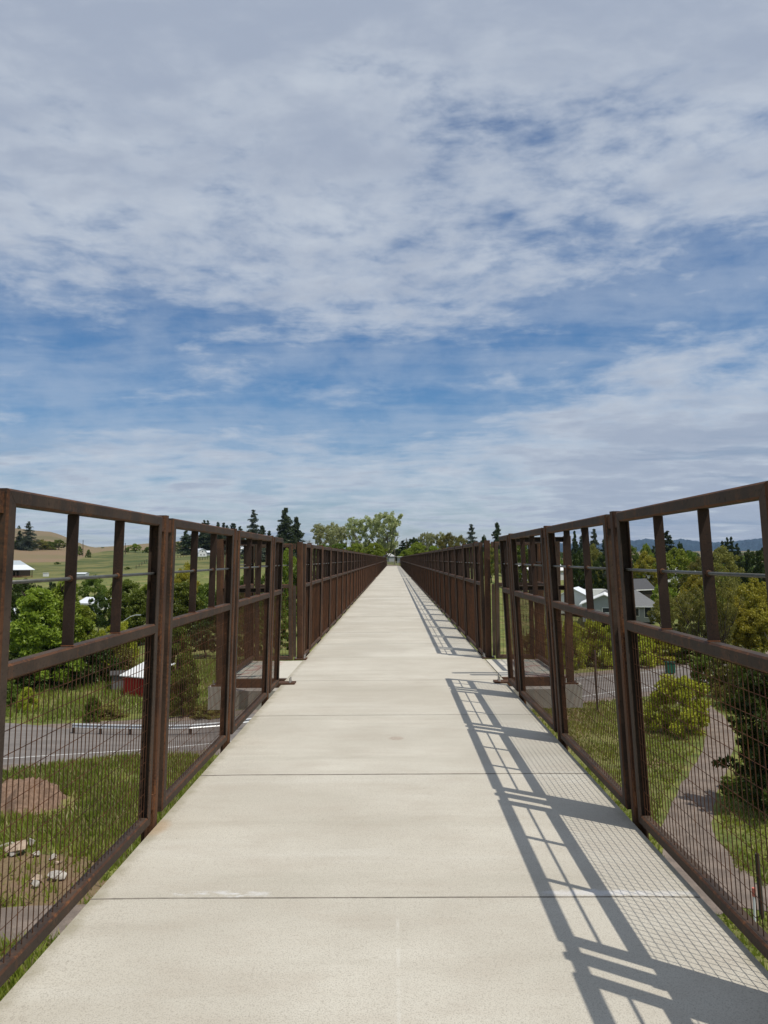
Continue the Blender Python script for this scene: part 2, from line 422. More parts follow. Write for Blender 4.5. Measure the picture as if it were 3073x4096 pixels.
def post_mb(lower=True):
    pm = MB(); hw = .036
    p, mi = prof(.080, 2*hw)
    pm.loft([[(d+.006, q-hw, -.30) for d, q in p], [(d+.006, q-hw, ZT+.012) for d, q in p]], mi)
    if lower:                                # plates that close the lower gaps, and the lugs above them
        pm.box(.050, .062, -.128, -.038, -.28, ZM0+.03); pm.box(.050, .062, .038, .128, -.28, ZM0+.03)
        for s in (-1, 1):
            for (za, zb_, e_) in ((ZM0-.03, ZM0+.06, .046), (.10, .20, .060), (ZT-.10, ZT-.015, .1295)):
                a_, b_ = sorted((s*.037, s*e_)); pm.box(.016, .045, a_, b_, za, zb_, 1)
    return pm
def make_shear(side, W0, lean):
    return lambda d, y, z: (side*(W0-lean*(z-ZB)+d), y, z)

def plate(parent, x0, x1, y0, y1, z, bolts):
    mb = MB(); mb.box(x0, x1, y0, y1, z, z+.02)
    o = mb.build('base_plate', M_post, parent)
    for bx, by in bolts:
        k = MB(); k.cyl((bx, by, z+.0205), (bx, by, z+.034), .019, None, 6); k.cyl((bx, by, z+.0345), (bx, by, z+.085), .010, None, 8)
        k.build('bolt', M_bolt, o)
    return o

def run(side, W0, lean, segs, posts, label, name='steel_railing', endposts=(), plates=()):
    root = tag(empty(name, (0, 0, 0)), label, 'railing', 'weathered steel railings along the bridge deck')
    shear = make_shear(side, W0, lean)
    cache = {}
    for (y0, L, nb) in segs:
        key = (round(L, 3), nb)
        if key not in cache: cache[key] = panel_set(L, nb, shear, 'panel')
        (fn, fme), subs = cache[key]
        pan = newobj('panel', fme, root, (0, y0, -.016 if y0 > 12 else 0))
        for n_, me in subs: newobj(n_, me, pan)
    pme = post_mb().xf(shear).mesh('post', [M_post, M_edge])
    for y in posts: newobj('post', pme, root, (0, y, 0))
    for (xa, xb, ya, yb, z0, z1) in endposts:
        mb = MB(); p, mi = prof(xb-xa, yb-ya)
        mb.loft([[(xa+q, ya+r_, z0) for q, r_ in p], [(xa+q, ya+r_, z1) for q, r_ in p]], mi)
        mb.build('end_post', [M_post, M_edge], root)
    for pl in plates: plate(root, *pl)
    return root

J0, PIT = 2.92, 2.32; HG = .13
for side in (-1, 1):
    nm = 'left' if side < 0 else 'right'
    segs = [(J0+PIT*i+HG, PIT-2*HG, 2) for i in range(-3, 3)]
    y3 = J0+PIT*3+HG
    segs.append((y3, 10.76-y3, 1))
    posts = [J0+PIT*i for i in range(-3, 4)]
    xa, xb = sorted((side*1.500, side*1.60))
    px = side*1.56
    run(side, 1.598 if side < 0 else 1.569, .031 if side < 0 else .047, segs, posts, 'rusty brown railing with wire mesh on the near %s side of the deck' % nm,
        plates=[(min(side*1.40, side*1.64), max(side*1.40, side*1.64), 10.87, 11.07, .0, [(side*1.47, 10.92), (side*1.47, 11.02)])])
    # far run beyond the first bay, then beyond the second
    y = 13.70; segs = [(y, .82, 1)]; jn = y+.82+HG; P2 = 2.30; posts = []
    while jn+P2 < BAYS[1][0]+.3:
        posts.append(jn); segs.append((jn+HG, P2-2*HG, 2)); jn += P2
    xa, xb = sorted((side*1.605, side*1.705))
    run(side, 1.594 if side < 0 else 1.566, .022, segs, posts, 'long %s railing between the two lookout bays, rust red mesh seen edge on' % nm,
        endposts=[(xa, xb, 13.58, 13.68, 0.02, ZT+.012), (xa, xb, segs[-1][0]+segs[-1][1]+.012, segs[-1][0]+segs[-1][1]+.11, .02, ZT+.012)],
        plates=[(min(side*1.535, side*1.745), max(side*1.535, side*1.745), 13.50, 13.72, 0.0, [(side*1.572, 13.55), (side*1.722, 13.55), (side*1.572, 13.69)])])
    y = BAYS[1][1]+.10; segs = []; posts = []; jn = y
    while jn+P2 < END-.3:
        segs.append((jn+HG, P2-2*HG, 2)); jn += P2; posts.append(jn)
    run(side, 1.594 if side < 0 else 1.566, .022, segs, posts, 'farthest stretch of the %s railing, narrowing to the gate at the bridge end' % nm,
        endposts=[(xa, xb, y, y+.1, .02, ZT+.02)])
    # railings round each side bay
    for bi, (b0, b1) in enumerate(BAYS):
        where = 'first' if bi == 0 else 'second'
        root = tag(empty('bay_railing', (0, 0, 0)), 'railing around the %s %s lookout bay beside the deck, with square corner posts' % (where, nm),
                   'railing', 'railings around the lookout bays')
        Xo = 2.42
        def place(fn):
            return lambda d, y_, z_: fn(d, y_, z_)
        # outer side panel, parallel to the deck
        L = b1-b0-.12
        fr, subs = panel_set(L, 2, lambda d, y_, z_: (side*(Xo+d), b0+.06+y_, z_), 'bay')
        pan = newobj('panel', fr[1], root)
        for n_, me in subs: newobj(n_, me, pan)
        # far end panel, across
        Lx = .66
        fr, subs = panel_set(Lx, 0, lambda d, y_, z_: (side*(1.762+y_), b1-.02+d, z_-.02), 'bay_end')
        pan = newobj('panel', fr[1], root)
        for n_, me in subs: newobj(n_, me, pan)
        mb = MB()
        xa, xb = sorted((side*1.708, side*1.755)); mb.box(xa, xb, b1+.0, b1+.05, .06, ZM0+.02); mb.build('bracket', M_rail, root)
        mb = MB(); mb.box(xa, xb, b1, b1+.05, ZT-.12, ZT-.02); mb.build('bracket', M_rail, root)
        # near end: open channels across
        for (za, zb_) in ((ZT-.075, ZT), (ZM0, ZM1)):
            mb = MB(); xa, xb = sorted((side*1.62, side*2.49)); ya = b0-.20
            mb.box(xa, xb, ya+.085, ya+.095, za, zb_); mb.box(xa, xb, ya, ya+.0845, zb_-.007, zb_); mb.box(xa, xb, ya, ya+.0845, za, za+.006)
            mb.build('channel_rail', M_rail, root)
        for (cx, cy, zb_) in ((2.54, b0-.155, -.055), (2.55, b1+.03, -.13)):
            mb = MB(); p, mi = prof(.10, .10)
            mb.loft([[(side*cx-.05+q, cy-.05+r_, zb_+.0005) for q, r_ in p], [(side*cx-.05+q, cy-.05+r_, ZT+.012) for q, r_ in p]], mi)
            mb.build('corner_post', [M_post, M_edge], root)
        plate(root, side*2.54-.10, side*2.54+.10, b0-.255, b0-.055, -.074, [(side*2.54-.075, b0-.23), (side*2.54+.075, b0-.23)])
# gate across the far end
gt = tag(empty('gate', (0, END+.3, 0)), 'low grey metal bar gate closing the far end of the bridge', 'gate')
mb = MB()
for z in (.25, .62, 1.0): mb.box(-1.5, 1.3, -.03, .03, z, z+.07)
for x in (-1.5, -.1, 1.24): mb.box(x, x+.07, -.026, .026, .1, 1.07)
mb.build('bars', flat('gate_grey', (.16, .15, .13)), gt)
for x in (-1.62, 1.40):
    mb = MB(); mb.box(x, x+.12, -.06, .06, -.4, 1.3); mb.build('gate_post', M_post, gt)
# ------------------------------------------------------------------ terrain
GZ = -10.25
A_COL = [-.62, -.52, -.45, -.39, -.25, -.15, -.06, 0.0, .06, .15, .27, .40, .62]
R_ROW = [0, 90, 130, 155, 178, 220, 300, 430, 600, 900, 1450, 1900, 2600, 4500, 9000]
Z_TAB = {
 -.62: [0, 0, .6, 1.2, 2.0, 3.5, 6.0, 12, 24, 46, 84, 86, 60, 40, 40],
 -.52: [0, 0, .5, 1.0, 1.6, 3.0, 5.8, 11.5, 23, 38, 77, 74, 50, 40, 40],
 -.45: [0, 0, .5, 1.0, 1.6, 3.0, 5.9, 11.5, 21, 34, 67, 60, 42, 40, 40],
 -.39: [0, 0, .5, 1.0, 1.6, 3.2, 6.0, 11.5, 18, 26, 36, 40, 42, 36, 36],
 -.25: [0, 0, .6, 1.5, 3.0, 5.0, 8.5, 13.2, 19, 30, 50, 66, 60, 40, 40],
 -.15: [0, 0, 1.2, 3.0, 5.0, 7.0, 9.0, 12.5, 17, 26, 42, 50, 50, 40, 40],
 -.06: [0, 0, 2.5, 6.0, 9.6, 9.9, 10.2, 11.5, 14, 20, 28, 34, 40, 40, 40],
 0.0:  [0, 0, 2.5, 6.5, 9.95, 10.05, 10.2, 11.5, 13, 18, 24, 28, 34, 40, 40],
 .06:  [0, 0, 2.5, 6.0, 9.6, 9.9, 10.0, 11.0, 12, 16, 20, 24, 30, 40, 40],
 .15:  [0, 0, .8, 2.0, 3.5, 5.0, 6.0, 7.0, 8.0, 10, 14, 18, 26, 36, 36],
 .27:  [0, 0, .2, .5, .8, 1.2, 2.0, 2.6, 4.0, 7.0, 12, 18, 27, 34, 34],
 .40:  [0, 0, 0, .2, .4, .8, 1.4, 2.0, 3.2, 6.0, 11, 17, 27, 32, 32],
 .62:  [0, 0, 0, .2, .4, .8, 1.4, 2.0, 3.2, 6.0, 11, 17, 27, 32, 32]}
ZT_ = np.array([Z_TAB[a] for a in A_COL])
def terr(x, y):
    x = np.atleast_1d(np.asarray(x, float)); y = np.atleast_1d(np.asarray(y, float))
    r = np.hypot(x, y)
    rr = np.where(y > 0, y, 0)*.999+.001
    a = np.where(y > .3*r, x/np.maximum(y, 1e-6), np.clip(x/np.maximum(.3*r, 1e-6), -1, 1)*.62)
    a = np.clip(a, -.62, .62)
    d = np.where(y > .5*r, y, .5*r)*1.0
    ia = np.clip(np.searchsorted(A_COL, a)-1, 0, len(A_COL)-2)
    ir = np.clip(np.searchsorted(R_ROW, d)-1, 0, len(R_ROW)-2)
    ac = np.array(A_COL); rc = np.array(R_ROW, float)
    ta = (a-ac[ia])/(ac[ia+1]-ac[ia]); tr = np.clip((d-rc[ir])/(rc[ir+1]-rc[ir]), 0, 1)
    ta = ta*ta*(3-2*ta)*.5+ta*.5
    z0 = ZT_[ia, ir]*(1-ta)+ZT_[ia+1, ir]*ta; z1 = ZT_[ia, ir+1]*(1-ta)+ZT_[ia+1, ir+1]*ta
    z = z0*(1-tr)+z1*tr
    k = np.clip((d-150)/500, 0, 1)
    z = z+k*(1.2*np.sin(x*.021+1)*np.sin(y*.013)+2.0*np.sin(x*.006+y*.004)*np.clip((d-600)/600, 0, 1))
    return z+GZ
def tz(x, y): return float(terr(x, y)[0])
def ground_pt(sx, sy):                     # where the view ray meets the terrain
    d = ray(sx, sy).normalized(); t = 5.0
    while t < 9000:
        p = Vector((0, 0, EYE))+d*t
        if p.z < tz(p.x, p.y): return p
        t *= 1.01
    return p

th = np.concatenate([np.linspace(-50, 50, 241), np.linspace(52, 308, 90)[:-1]]); th = np.radians(th)
rs = np.concatenate([[0.5], np.geomspace(4, 120, 60), np.geomspace(124, 9000, 210)])
TH, RR = np.meshgrid(th, rs)
X = RR*np.sin(TH); Yg = RR*np.cos(TH); Z = terr(X.ravel(), Yg.ravel()).reshape(X.shape)
nv, nh = X.shape
idx = np.arange(nv*nh).reshape(nv, nh); nxt = np.roll(idx, -1, axis=1)
faces = np.stack([idx[:-1], nxt[:-1], nxt[1:], idx[1:]], -1).reshape(-1, 4)
def np_mesh(name, V, Fq, mats, smooth=False):
    me = bpy.data.meshes.new(name)
    me.vertices.add(len(V)); me.vertices.foreach_set('co', np.asarray(V, 'f').ravel())
    k = Fq.shape[1]
    me.loops.add(Fq.size); me.loops.foreach_set('vertex_index', Fq.astype('i').ravel())
    me.polygons.add(len(Fq)); me.polygons.foreach_set('loop_start', np.arange(0, Fq.size, k, dtype='i'))
    me.polygons.foreach_set('loop_total', np.full(len(Fq), k, 'i'))
    if smooth: me.polygons.foreach_set('use_smooth', np.ones(len(Fq), bool))
    for m in (mats if isinstance(mats, (list, tuple)) else [mats]): me.materials.append(m)
    me.update(); me.validate()
    return me

m, gg, b, oc, t = mat('meadow_ground', .95)
pos = gg.n('ShaderNodeNewGeometry').outputs['Position']
sep = gg.n('ShaderNodeSeparateXYZ'); gg.link(pos, sep.inputs[0]); x, y, z = sep.outputs
n1 = gg.noise(pos, .12, 5, .6); n2 = gg.noise(pos, .9, 5, .65); n3 = gg.noise(pos, 5, 4, .65)
gr = gg.mix(gg.ramp(n2, .35, .65), (.070, .098, .018), (.185, .20, .045))
gr = gg.mix(gg.ramp(n1, .48, .64, 0, .75), gr, (.26, .22, .085))
gr = gg.mix(gg.ramp(n3, .45, .7, 0, .5), gr, (.21, .20, .075))
def blobm(cx, cy, rx, ry, nz=.8):
    u = gg.math('DIVIDE', gg.math('SUBTRACT', x, cx), rx); v = gg.math('DIVIDE', gg.math('SUBTRACT', y, cy), ry)
    d = gg.math('ADD', gg.math('MULTIPLY', u, u), gg.math('MULTIPLY', v, v))
    d = gg.math('ADD', d, gg.math('MULTIPLY', gg.math('SUBTRACT', gg.noise(pos, .8, 5, .65), .5), nz*2))
    return gg.ramp(d, 1.15, .75)
dirtc = gg.mix(n3, (.13, .080, .045), (.27, .185, .115))
for px_, py_, rx, ry in ((100, 3490, 3.2, 2.0), (230, 3570, 2.6, 1.3), (2330, 2860, 5, 2.5), (2650, 2900, 3, 2.5), (2600, 3050, 1, 1)):
    q = on_plane(px_, py_, GZ)
    gr = gg.mix(gg.math('MULTIPLY', blobm(q.x, q.y, rx, ry), .85), gr, dirtc)
# farm fields on the left hills, far enough not to touch the meadow
far = gg.ramp(y, 260, 330)
fg = gg.mix(gg.ramp(gg.noise(gg.mapping(pos, (1, 1, 6)), .035, 7, .7), .40, .60), (.055, .078, .016), (.165, .155, .050))
fb = gg.mix(gg.ramp(gg.noise(gg.mapping(pos, (.4, 1, 3)), .02, 5, .6), .35, .65), (.225, .155, .090), (.190, .150, .075))
yw = gg.math('ADD', y, gg.math('MULTIPLY', gg.math('SUBTRACT', gg.noise(pos, .008, 2), .5), 120))
aa = gg.math('DIVIDE', x, gg.math('MAXIMUM', y, 1.0))
bound = gg.ramp(aa, -.43, -.36, 430, 650)
fieldm = gg.ramp(yw, bound, gg.math('ADD', bound, 22))
hill_green = gg.math('MULTIPLY', gg.ramp(aa, -.36, -.42), gg.math('MULTIPLY', gg.ramp(yw, 900, 1050), .8))
fb = gg.mix(hill_green, fb, gg.mix(gg.ramp(gg.noise(pos, .01, 3), .42, .58), (.13, .115, .05), (.19, .14, .075)))
fl = gg.mix(fieldm, fg, fb)
rg = gg.ramp(x, 30, 200)
fl = gg.mix(rg, fl, gg.mix(gg.ramp(gg.noise(gg.mapping(pos, (.4, 1, 1)), .01, 3), .45, .5), (.07, .10, .03), (.22, .16, .10)))
gg.link(gg.mix(far, gr, fl), b.inputs['Base Color'])
bump(gg, b, gg.math('ADD', gg.math('MULTIPLY', n3, .4), n2), .25, .8)
M_ground = m
gme = np_mesh('ground', np.stack([X.ravel(), Yg.ravel(), Z.ravel()], -1), faces, M_ground, True)
tag(newobj('ground', gme), kind='structure')

# far blue ridge
ridge_prof = [(1700, 2186), (1900, 2180), (2100, 2172), (2180, 2166), (2250, 2172), (2330, 2178), (2420, 2174), (2500, 2163), (2545, 2161), (2590, 2154), (2620, 2160),
              (2680, 2166), (2720, 2155), (2745, 2158), (2800, 2166), (2860, 2169), (2930, 2166), (2980, 2160), (3040, 2153), (3100, 2150), (3300, 2150), (3600, 2165)]
n = 300
sxs = np.linspace(1700, 3600, n); tops = np.interp(sxs, [p[0] for p in ridge_prof], [p[1] for p in ridge_prof])
V = []; layers = 9; D0, D1 = 6200.0, 8200.0
for li in range(layers):
    f = li/(layers-1)
    Yd = D0+(D1-D0)*f
    for i in range(n):
        p = at(sxs[i], tops[i], D1)
        x_ = p.x*Yd/D1
        zt = (p.z-20)*(f**.8)+20 + (18*math.sin(i*.31+li*1.7)+13*math.sin(i*.83+li*2.9)+9*math.sin(i*1.9+li))*min(1, 3*f*(1-f)) + (2.5*math.sin(i*2.9)+3*math.sin(i*1.37)) * f
        V.append((x_, Yd, zt))
idx = np.arange(layers*n).reshape(layers, n)
fc = np.stack([idx[:-1, :-1], idx[:-1, 1:], idx[1:, 1:], idx[1:, :-1]], -1).reshape(-1, 4)
V = np.array(V)
base = len(V)
V2 = V[-n:].copy(); V2[:, 1] += 1500; V2[:, 2] = 0      # back slope
V = np.vstack([V, V2]); ib = np.arange(base, base+n)
fb_ = np.stack([idx[-1, :-1], idx[-1, 1:], ib[1:], ib[:-1]], -1)
m, gg, b, oc, t = mat('haze_blue_ridge', .95)
pos = gg.n('ShaderNodeNewGeometry').outputs['Position']
gg.link(gg.mix(gg.ramp(gg.noise(pos, .004, 6, .7), .4, .6), (.010, .034, .060), (.020, .052, .080)), b.inputs['Base Color'])  # blue of the distant haze painted into the base colour
bump(gg, b, gg.noise(pos, .02, 5, .7), 30, 1)
tag(newobj('hills', np_mesh('hills', V, np.vstack([fc, fb_]), m, False)), kind='structure')

# ------------------------------------------------------------------ road, paths
def ribbon(name, pts, widths, z, material, kind='structure', sub=14, rag=0.0):
    P_ = [Vector((p[0], p[1], 0)) for p in pts]; V = []; 
    C = []; Wd = []
    seg = [0.0]
    for i in range(len(P_)-1): seg.append(seg[-1]+(P_[i+1]-P_[i]).length)
    N = max(4, int(seg[-1]/1.2)); ss = np.linspace(0, seg[-1], N)
    ax = np.interp(ss, seg, [p.x for p in P_]); ay = np.interp(ss, seg, [p.y for p in P_]); aw = np.interp(ss, seg, widths)
    for _ in range(4 if seg[-1] < 90 else 8):
        ax[1:-1] = (ax[:-2]+2*ax[1:-1]+ax[2:])/4; ay[1:-1] = (ay[:-2]+2*ay[1:-1]+ay[2:])/4
    C = [Vector((ax[i], ay[i], 0)) for i in range(N)]; Wd = list(aw)
    for i, c in enumerate(C):
        d = (C[min(i+1, len(C)-1)]-C[max(i-1, 0)]).normalized(); nn = Vector((-d.y, d.x, 0))
        for s_ in (-.5, 0, .5):
            q = c+nn*(Wd[i]*s_+(random.uniform(-rag, rag) if s_ else 0))
            V.append((q.x, q.y, max(tz(q.x, q.y), GZ)+z))
    F_ = []
    for i in range(len(C)-1):
        for k in (0, 1): F_.append((3*i+k, 3*i+k+1, 3*i+k+4, 3*i+k+3))
    o = newobj(name, np_mesh(name, np.array(V), np.array(F_), material, True))
    if kind: tag(o, kind=kind)
    return o, C
m, gg, b, oc, t = mat('asphalt', .85)
pos = gg.n('ShaderNodeNewGeometry').outputs['Position']
a = gg.mix(gg.ramp(gg.noise(gg.mapping(pos, (.15, .9, 1), rot=(0, 0, .46)), 1, 5, .6), .35, .7), (.165, .146, .132), (.235, .208, .187))
a = gg.mix(gg.ramp(gg.noise(pos, 30, 3), .35, .6, .3, 0), a, (.06, .055, .052))
gg.link(a, b.inputs['Base Color']); M_asph = m
m, gg, b, oc, t = mat('gravel_path', .95)
pos = gg.n('ShaderNodeNewGeometry').outputs['Position']
a = gg.mix(gg.ramp(gg.noise(pos, 1.2, 5, .6), .35, .65), (.17, .135, .11), (.26, .205, .165))
a = gg.mix(gg.ramp(gg.noise(pos, 22, 3, .6), .35, .6, .5, 0), a, (.12, .10, .085))
gg.link(a, b.inputs['Base Color']); bump(gg, b, gg.noise(pos, 22, 3), .03, .6); M_grav = m
M_line = flat('road_paint', (.62, .61, .58), .7, .1, 2)
near_line = [on_plane(sx, sy, GZ+.03) for sx, sy in ((0, 3032), (300, 3016), (600, 2998), (870, 2973), (2310, 2790), (2457, 2765))]
dl = (near_line[-1]-near_line[0]); dl.z = 0; dl.normalize(); nl = Vector((-dl.y, dl.x, 0))
cl = [near_line[0]-dl*60+nl*3.3]+[p+nl*3.3 for p in near_line]+[near_line[-1]+dl*16+nl*3.6, near_line[-1]+dl*40+nl*6.5, near_line[-1]+dl*80+nl*20]
ribbon('road', cl, [9.6]*len(cl), .02, M_asph)
for off, wd in ((0.0, .13),):
    pl = [near_line[0]-dl*60+nl*off]+[p+nl*off for p in near_line]+[near_line[-1]+dl*16+nl*(off+.3), near_line[-1]+dl*40+nl*(off+3.2), near_line[-1]+dl*80+nl*(off+16.7)]
    ml = M_line if off in (0.0, 6.9) else flat('centre_paint', (.36, .25, .07), .7)
    ribbon('road_marking', pl, [wd]*len(pl), .032, ml)
ribbon('road', [on_plane(sx, sy, GZ) for sx, sy in ((-900, 2925), (-300, 2928), (0, 2930), (220, 2962), (420, 2985))], [7.5, 7.0, 6.0, 4.5, 3.0], .016, M_asph)
for off, wd in ((6.9, .10),):
    pl = [near_line[-2]+nl*off, near_line[-1]+nl*off, near_line[-1]+dl*16+nl*(off+.3)]
    ribbon('road_marking', pl, [wd]*3, .032, M_line)
# gravel shoulders
for off, wd in ((-2.2, 1.6), (9.1, 1.8)):
    pl = [near_line[0]-dl*60+nl*off]+[p+nl*off for p in near_line]+[near_line[-1]+dl*16+nl*(off+.3), near_line[-1]+dl*40+nl*(off+3.2)]
    ribbon('road_shoulder', pl, [wd]*len(pl), .012, M_grav, rag=.25)
pth = [on_plane(sx, sy, GZ) for sx, sy in ((-900, 3760), (100, 3690), (1500, 3650), (2960, 3590), (2800, 3470), (2745, 3330), (2770, 3200), (2850, 3060), (2890, 2950), (2850, 2870), (2720, 2780))]
ribbon('path', pth, [2.6, 2.6, 2.6, 2.9, 3.0, 2.1, 1.8, 1.7, 1.7, 2.0, 2.6], .016, M_grav, rag=.10)
# side track forking to the right
pt2 = [on_plane(sx, sy, GZ) for sx, sy in ((2900, 3570), (3080, 3600), (3500, 3640))]
ribbon('path', pt2, [2.2, 2.4, 2.6], .020, M_grav, rag=.08)
# trail beyond the gate
ribbon('path', [(0, END+.05), (0, END+25), (-3, END+70), (-10, END+120)], [3.0, 3.0, 3.2, 3.2], .06, M_grav)

# ------------------------------------------------------------------ plants
def leaf_mat(name, dark, light, tip=None, transl=.42, scale=.6):
    m = bpy.data.materials.new(name); m.use_nodes = True
    t = m.node_tree; t.nodes.clear(); gg = G(t)
    geo = gg.n('ShaderNodeNewGeometry')
    oi = gg.n('ShaderNodeObjectInfo')
    tcn = gg.n('ShaderNodeTexCoord')
    r = geo.outputs['Random Per Island']
    n = gg.noise(tcn.outputs['Object'], scale, 3, .6)
    f = gg.math('ADD', gg.math('MULTIPLY', r, .55), gg.math('MULTIPLY', gg.ramp(n, .35, .65), .45))
    c = gg.mix(f, dark, light)
    if tip: c = gg.mix(gg.ramp(r, .8, .95, 0, .7), c, tip)
    hs = gg.n('ShaderNodeHueSaturation'); gg.link(c, hs.inputs['Color'])
    gg.link(gg.ramp(oi.outputs['Random'], 0, 1, .482, .512, False), hs.inputs['Hue'])
    gg.link(gg.ramp(oi.outputs['Random'], 0, 1, .82, 1.15, False), hs.inputs['Value'])
    d = gg.n('ShaderNodeBsdfDiffuse'); tr = gg.n('ShaderNodeBsdfTranslucent'); gl = gg.n('ShaderNodeBsdfGlossy')
    gg.link(hs.outputs[0], d.inputs[0]); gg.link(hs.outputs[0], tr.inputs[0]); gl.inputs['Roughness'].default_value = .45
    gl.inputs[0].default_value = (.6, .62, .5, 1)
    mx = gg.n('ShaderNodeMixShader'); mx.inputs[0].default_value = transl; gg.link(d.outputs[0], mx.inputs[1]); gg.link(tr.outputs[0], mx.inputs[2])
    m2 = gg.n('ShaderNodeMixShader'); m2.inputs[0].default_value = .04; gg.link(mx.outputs[0], m2.inputs[1]); gg.link(gl.outputs[0], m2.inputs[2])
    o = gg.n('ShaderNodeOutputMaterial'); gg.link(m2.outputs[0], o.inputs[0])
    return m
L_dark = leaf_mat('leaf_dark_green', (.034, .062, .010), (.090, .130, .022))
L_mid = leaf_mat('leaf_mid_green', (.075, .115, .014), (.21, .27, .036))
L_bright = leaf_mat('leaf_bright_green', (.13, .19, .016), (.34, .42, .045))
L_yel = leaf_mat('leaf_yellow_green', (.21, .21, .018), (.50, .44, .05))
L_hedge = leaf_mat('leaf_hedge', (.24, .28, .016), (.55, .55, .06))
L_olive = leaf_mat('leaf_olive', (.14, .145, .026), (.33, .31, .07))
L_pale = leaf_mat('leaf_pale_cottonwood', (.27, .30, .11), (.52, .56, .27), (.68, .68, .50))
L_conf = leaf_mat('needle_dark', (.026, .044, .020), (.075, .100, .045), None, .1)
L_conf2 = leaf_mat('needle_blue_grey', (.040, .055, .038), (.10, .12, .085), None, .1)
M_bark = flat('bark', (.075, .055, .042), .95, .3, 5)
M_barkp = flat('pale_bark', (.20, .17, .14), .95, .3, 5)

def leaves(centers, sizes, stretch=1.0, droop=0.0):
    """one bent quad per leaf cluster, random orientation"""
    n = len(centers)
    u = rng.normal(size=(n, 3)); u /= np.linalg.norm(u, axis=1)[:, None]
    v = rng.normal(size=(n, 3)); v -= (v*u).sum(1)[:, None]*u; v /= np.linalg.norm(v, axis=1)[:, None]
    if droop: u[:, 2] -= droop; u /= np.linalg.norm(u, axis=1)[:, None]
    s = np.asarray(sizes)[:, None]*.5
    a = u*s*stretch; b_ = v*s
    V = np.stack([centers-a, centers+b_*.8, centers+a, centers-b_*.8], 1).reshape(-1, 3)
    return V, np.arange(4*n).reshape(n, 4)
def crown_pts(n, clumps, spread, flat_=.7):
    """clumps: array (k,4) centre and radius"""
    k = rng.integers(0, len(clumps), n); c = clumps[k]
    d = rng.normal(size=(n, 3)); d /= np.linalg.norm(d, axis=1)[:, None]
    r = rng.random(n)**.42
    return c[:, :3]+d*(r*c[:, 3])[:, None]*np.array([1, 1, flat_])*spread
def clump_set(kind):
    C_ = []; p1, p2, p3 = rng.random(3)*6.28
    def lob(t_, ph): return 1+.24*math.sin(2*t_+p1+2*ph)+.20*math.sin(3*t_+p2+5*ph)+.12*math.sin(5*t_+p3-7*ph)
    if kind == 'round':
        for _ in range(110):
            t_ = rng.random()*2*np.pi; ph = rng.random(); zz = .22+.72*ph
            R_ = .46*math.sin(math.pi*min(1, (ph*.86+.14)))**.6
            rr = R_*(.55+.45*rng.random()**.5)*lob(t_, ph)
            C_.append((rr*math.cos(t_), rr*math.sin(t_), zz+rng.normal()*.035-.05*lob(t_, ph)+.05, .05+.055*rng.random()))
    elif kind == 'tall':
        for _ in range(80):
            t_ = rng.random()*2*np.pi; ph = rng.random(); zz = .10+.86*ph
            R_ = .30*(1-ph)**.45*(.55+.45*min(1, ph*5))+.03
            rr = R_*(.4+.6*rng.random()**.5)*lob(t_, ph)
            C_.append((rr*math.cos(t_), rr*math.sin(t_), zz, .05+.045*rng.random()))
    elif kind == 'vase':
        for _ in range(130):
            t_ = rng.random()*2*np.pi; ph = rng.random()**.8; zz = .28+.68*ph+rng.normal()*.03
            R_ = (.20+.34*ph)*(1 if ph < .75 else 1-(ph-.75)*1.6)
            rr = R_*(.3+.7*rng.random()**.5)*lob(t_, ph)
            C_.append((rr*math.cos(t_), rr*math.sin(t_), zz, .03+.05*rng.random()))
    elif kind == 'shrub':
        for _ in range(80):
            t_ = rng.random()*2*np.pi; ph = rng.random(); zz = .08+.82*ph
            R_ = .62*math.sqrt(max(0.02, 1-(ph*.95)**2))
            rr = R_*(.35+.65*rng.random()**.5)*lob(t_, ph)
            C_.append((rr*math.cos(t_), rr*math.sin(t_), zz+rng.normal()*.04, .07+.09*rng.random()))
    elif kind == 'layered':
        for k in range(75):
            q_ = rng.random(); zz = .03+.90*q_; ln = .50*(1-q_)**.5*(.45+.65*rng.random())+.05; a_ = rng.random()*6.28
            for j in range(7):
                t_ = (j+1)/7; C_.append((math.cos(a_)*ln*t_, math.sin(a_)*ln*t_, zz+.16*t_*ln+rng.normal()*.015, .03+.045*(1-t_)*ln/.5+.03*rng.random()))
    return np.array(C_)
def branches(mb, h, kind, n=9, r=.03):
    top = {'round': .6, 'tall': .85, 'vase': .35, 'shrub': .25, 'layered': .9}[kind]
    bend = [Vector((0, 0, -.03))]
    for i in range(1, 6): bend.append(Vector((rng.normal()*.012*i, rng.normal()*.012*i, top*i/5)))
    for i in range(5): mb.cyl(bend[i], bend[i+1], r*(1-i*.14), r*(1-(i+1)*.14), 7, 0, False)
    for k in range(n):
        i = int(rng.integers(1, 6)); s_ = bend[i]; a_ = rng.random()*6.28; ln = (.18+.2*rng.random())*(.42 if kind == 'tall' else .8 if kind == 'round' else 1)
        if kind == 'vase': ln += .22
        e1 = s_+Vector((math.cos(a_)*ln*.5, math.sin(a_)*ln*.5, ln*.45)); e2 = e1+Vector((math.cos(a_+.4)*ln*.35, math.sin(a_+.4)*ln*.35, ln*.5))
        mb.cyl(s_, e1, r*.5, r*.33, 5, 0, False); mb.cyl(e1, e2, r*.33, r*.12, 5, 0, False)
def proto_tree(kind, nl, ls, lm, bark, stretch=1.3, spread=1.0, nb=9, r=.025, droop=0.0):
    """unit-height tree; returns (crown mesh, trunk mesh)"""
    C_ = clump_set(kind)
    V, F_ = leaves(crown_pts(nl, C_, spread), ls*(.6+.8*rng.random(nl)), stretch, droop)
    cm = np_mesh('crown', V, F_, lm)
    tb = MB(); branches(tb, 1, kind, nb, r)
    return cm, tb.mesh('trunk', bark, True)
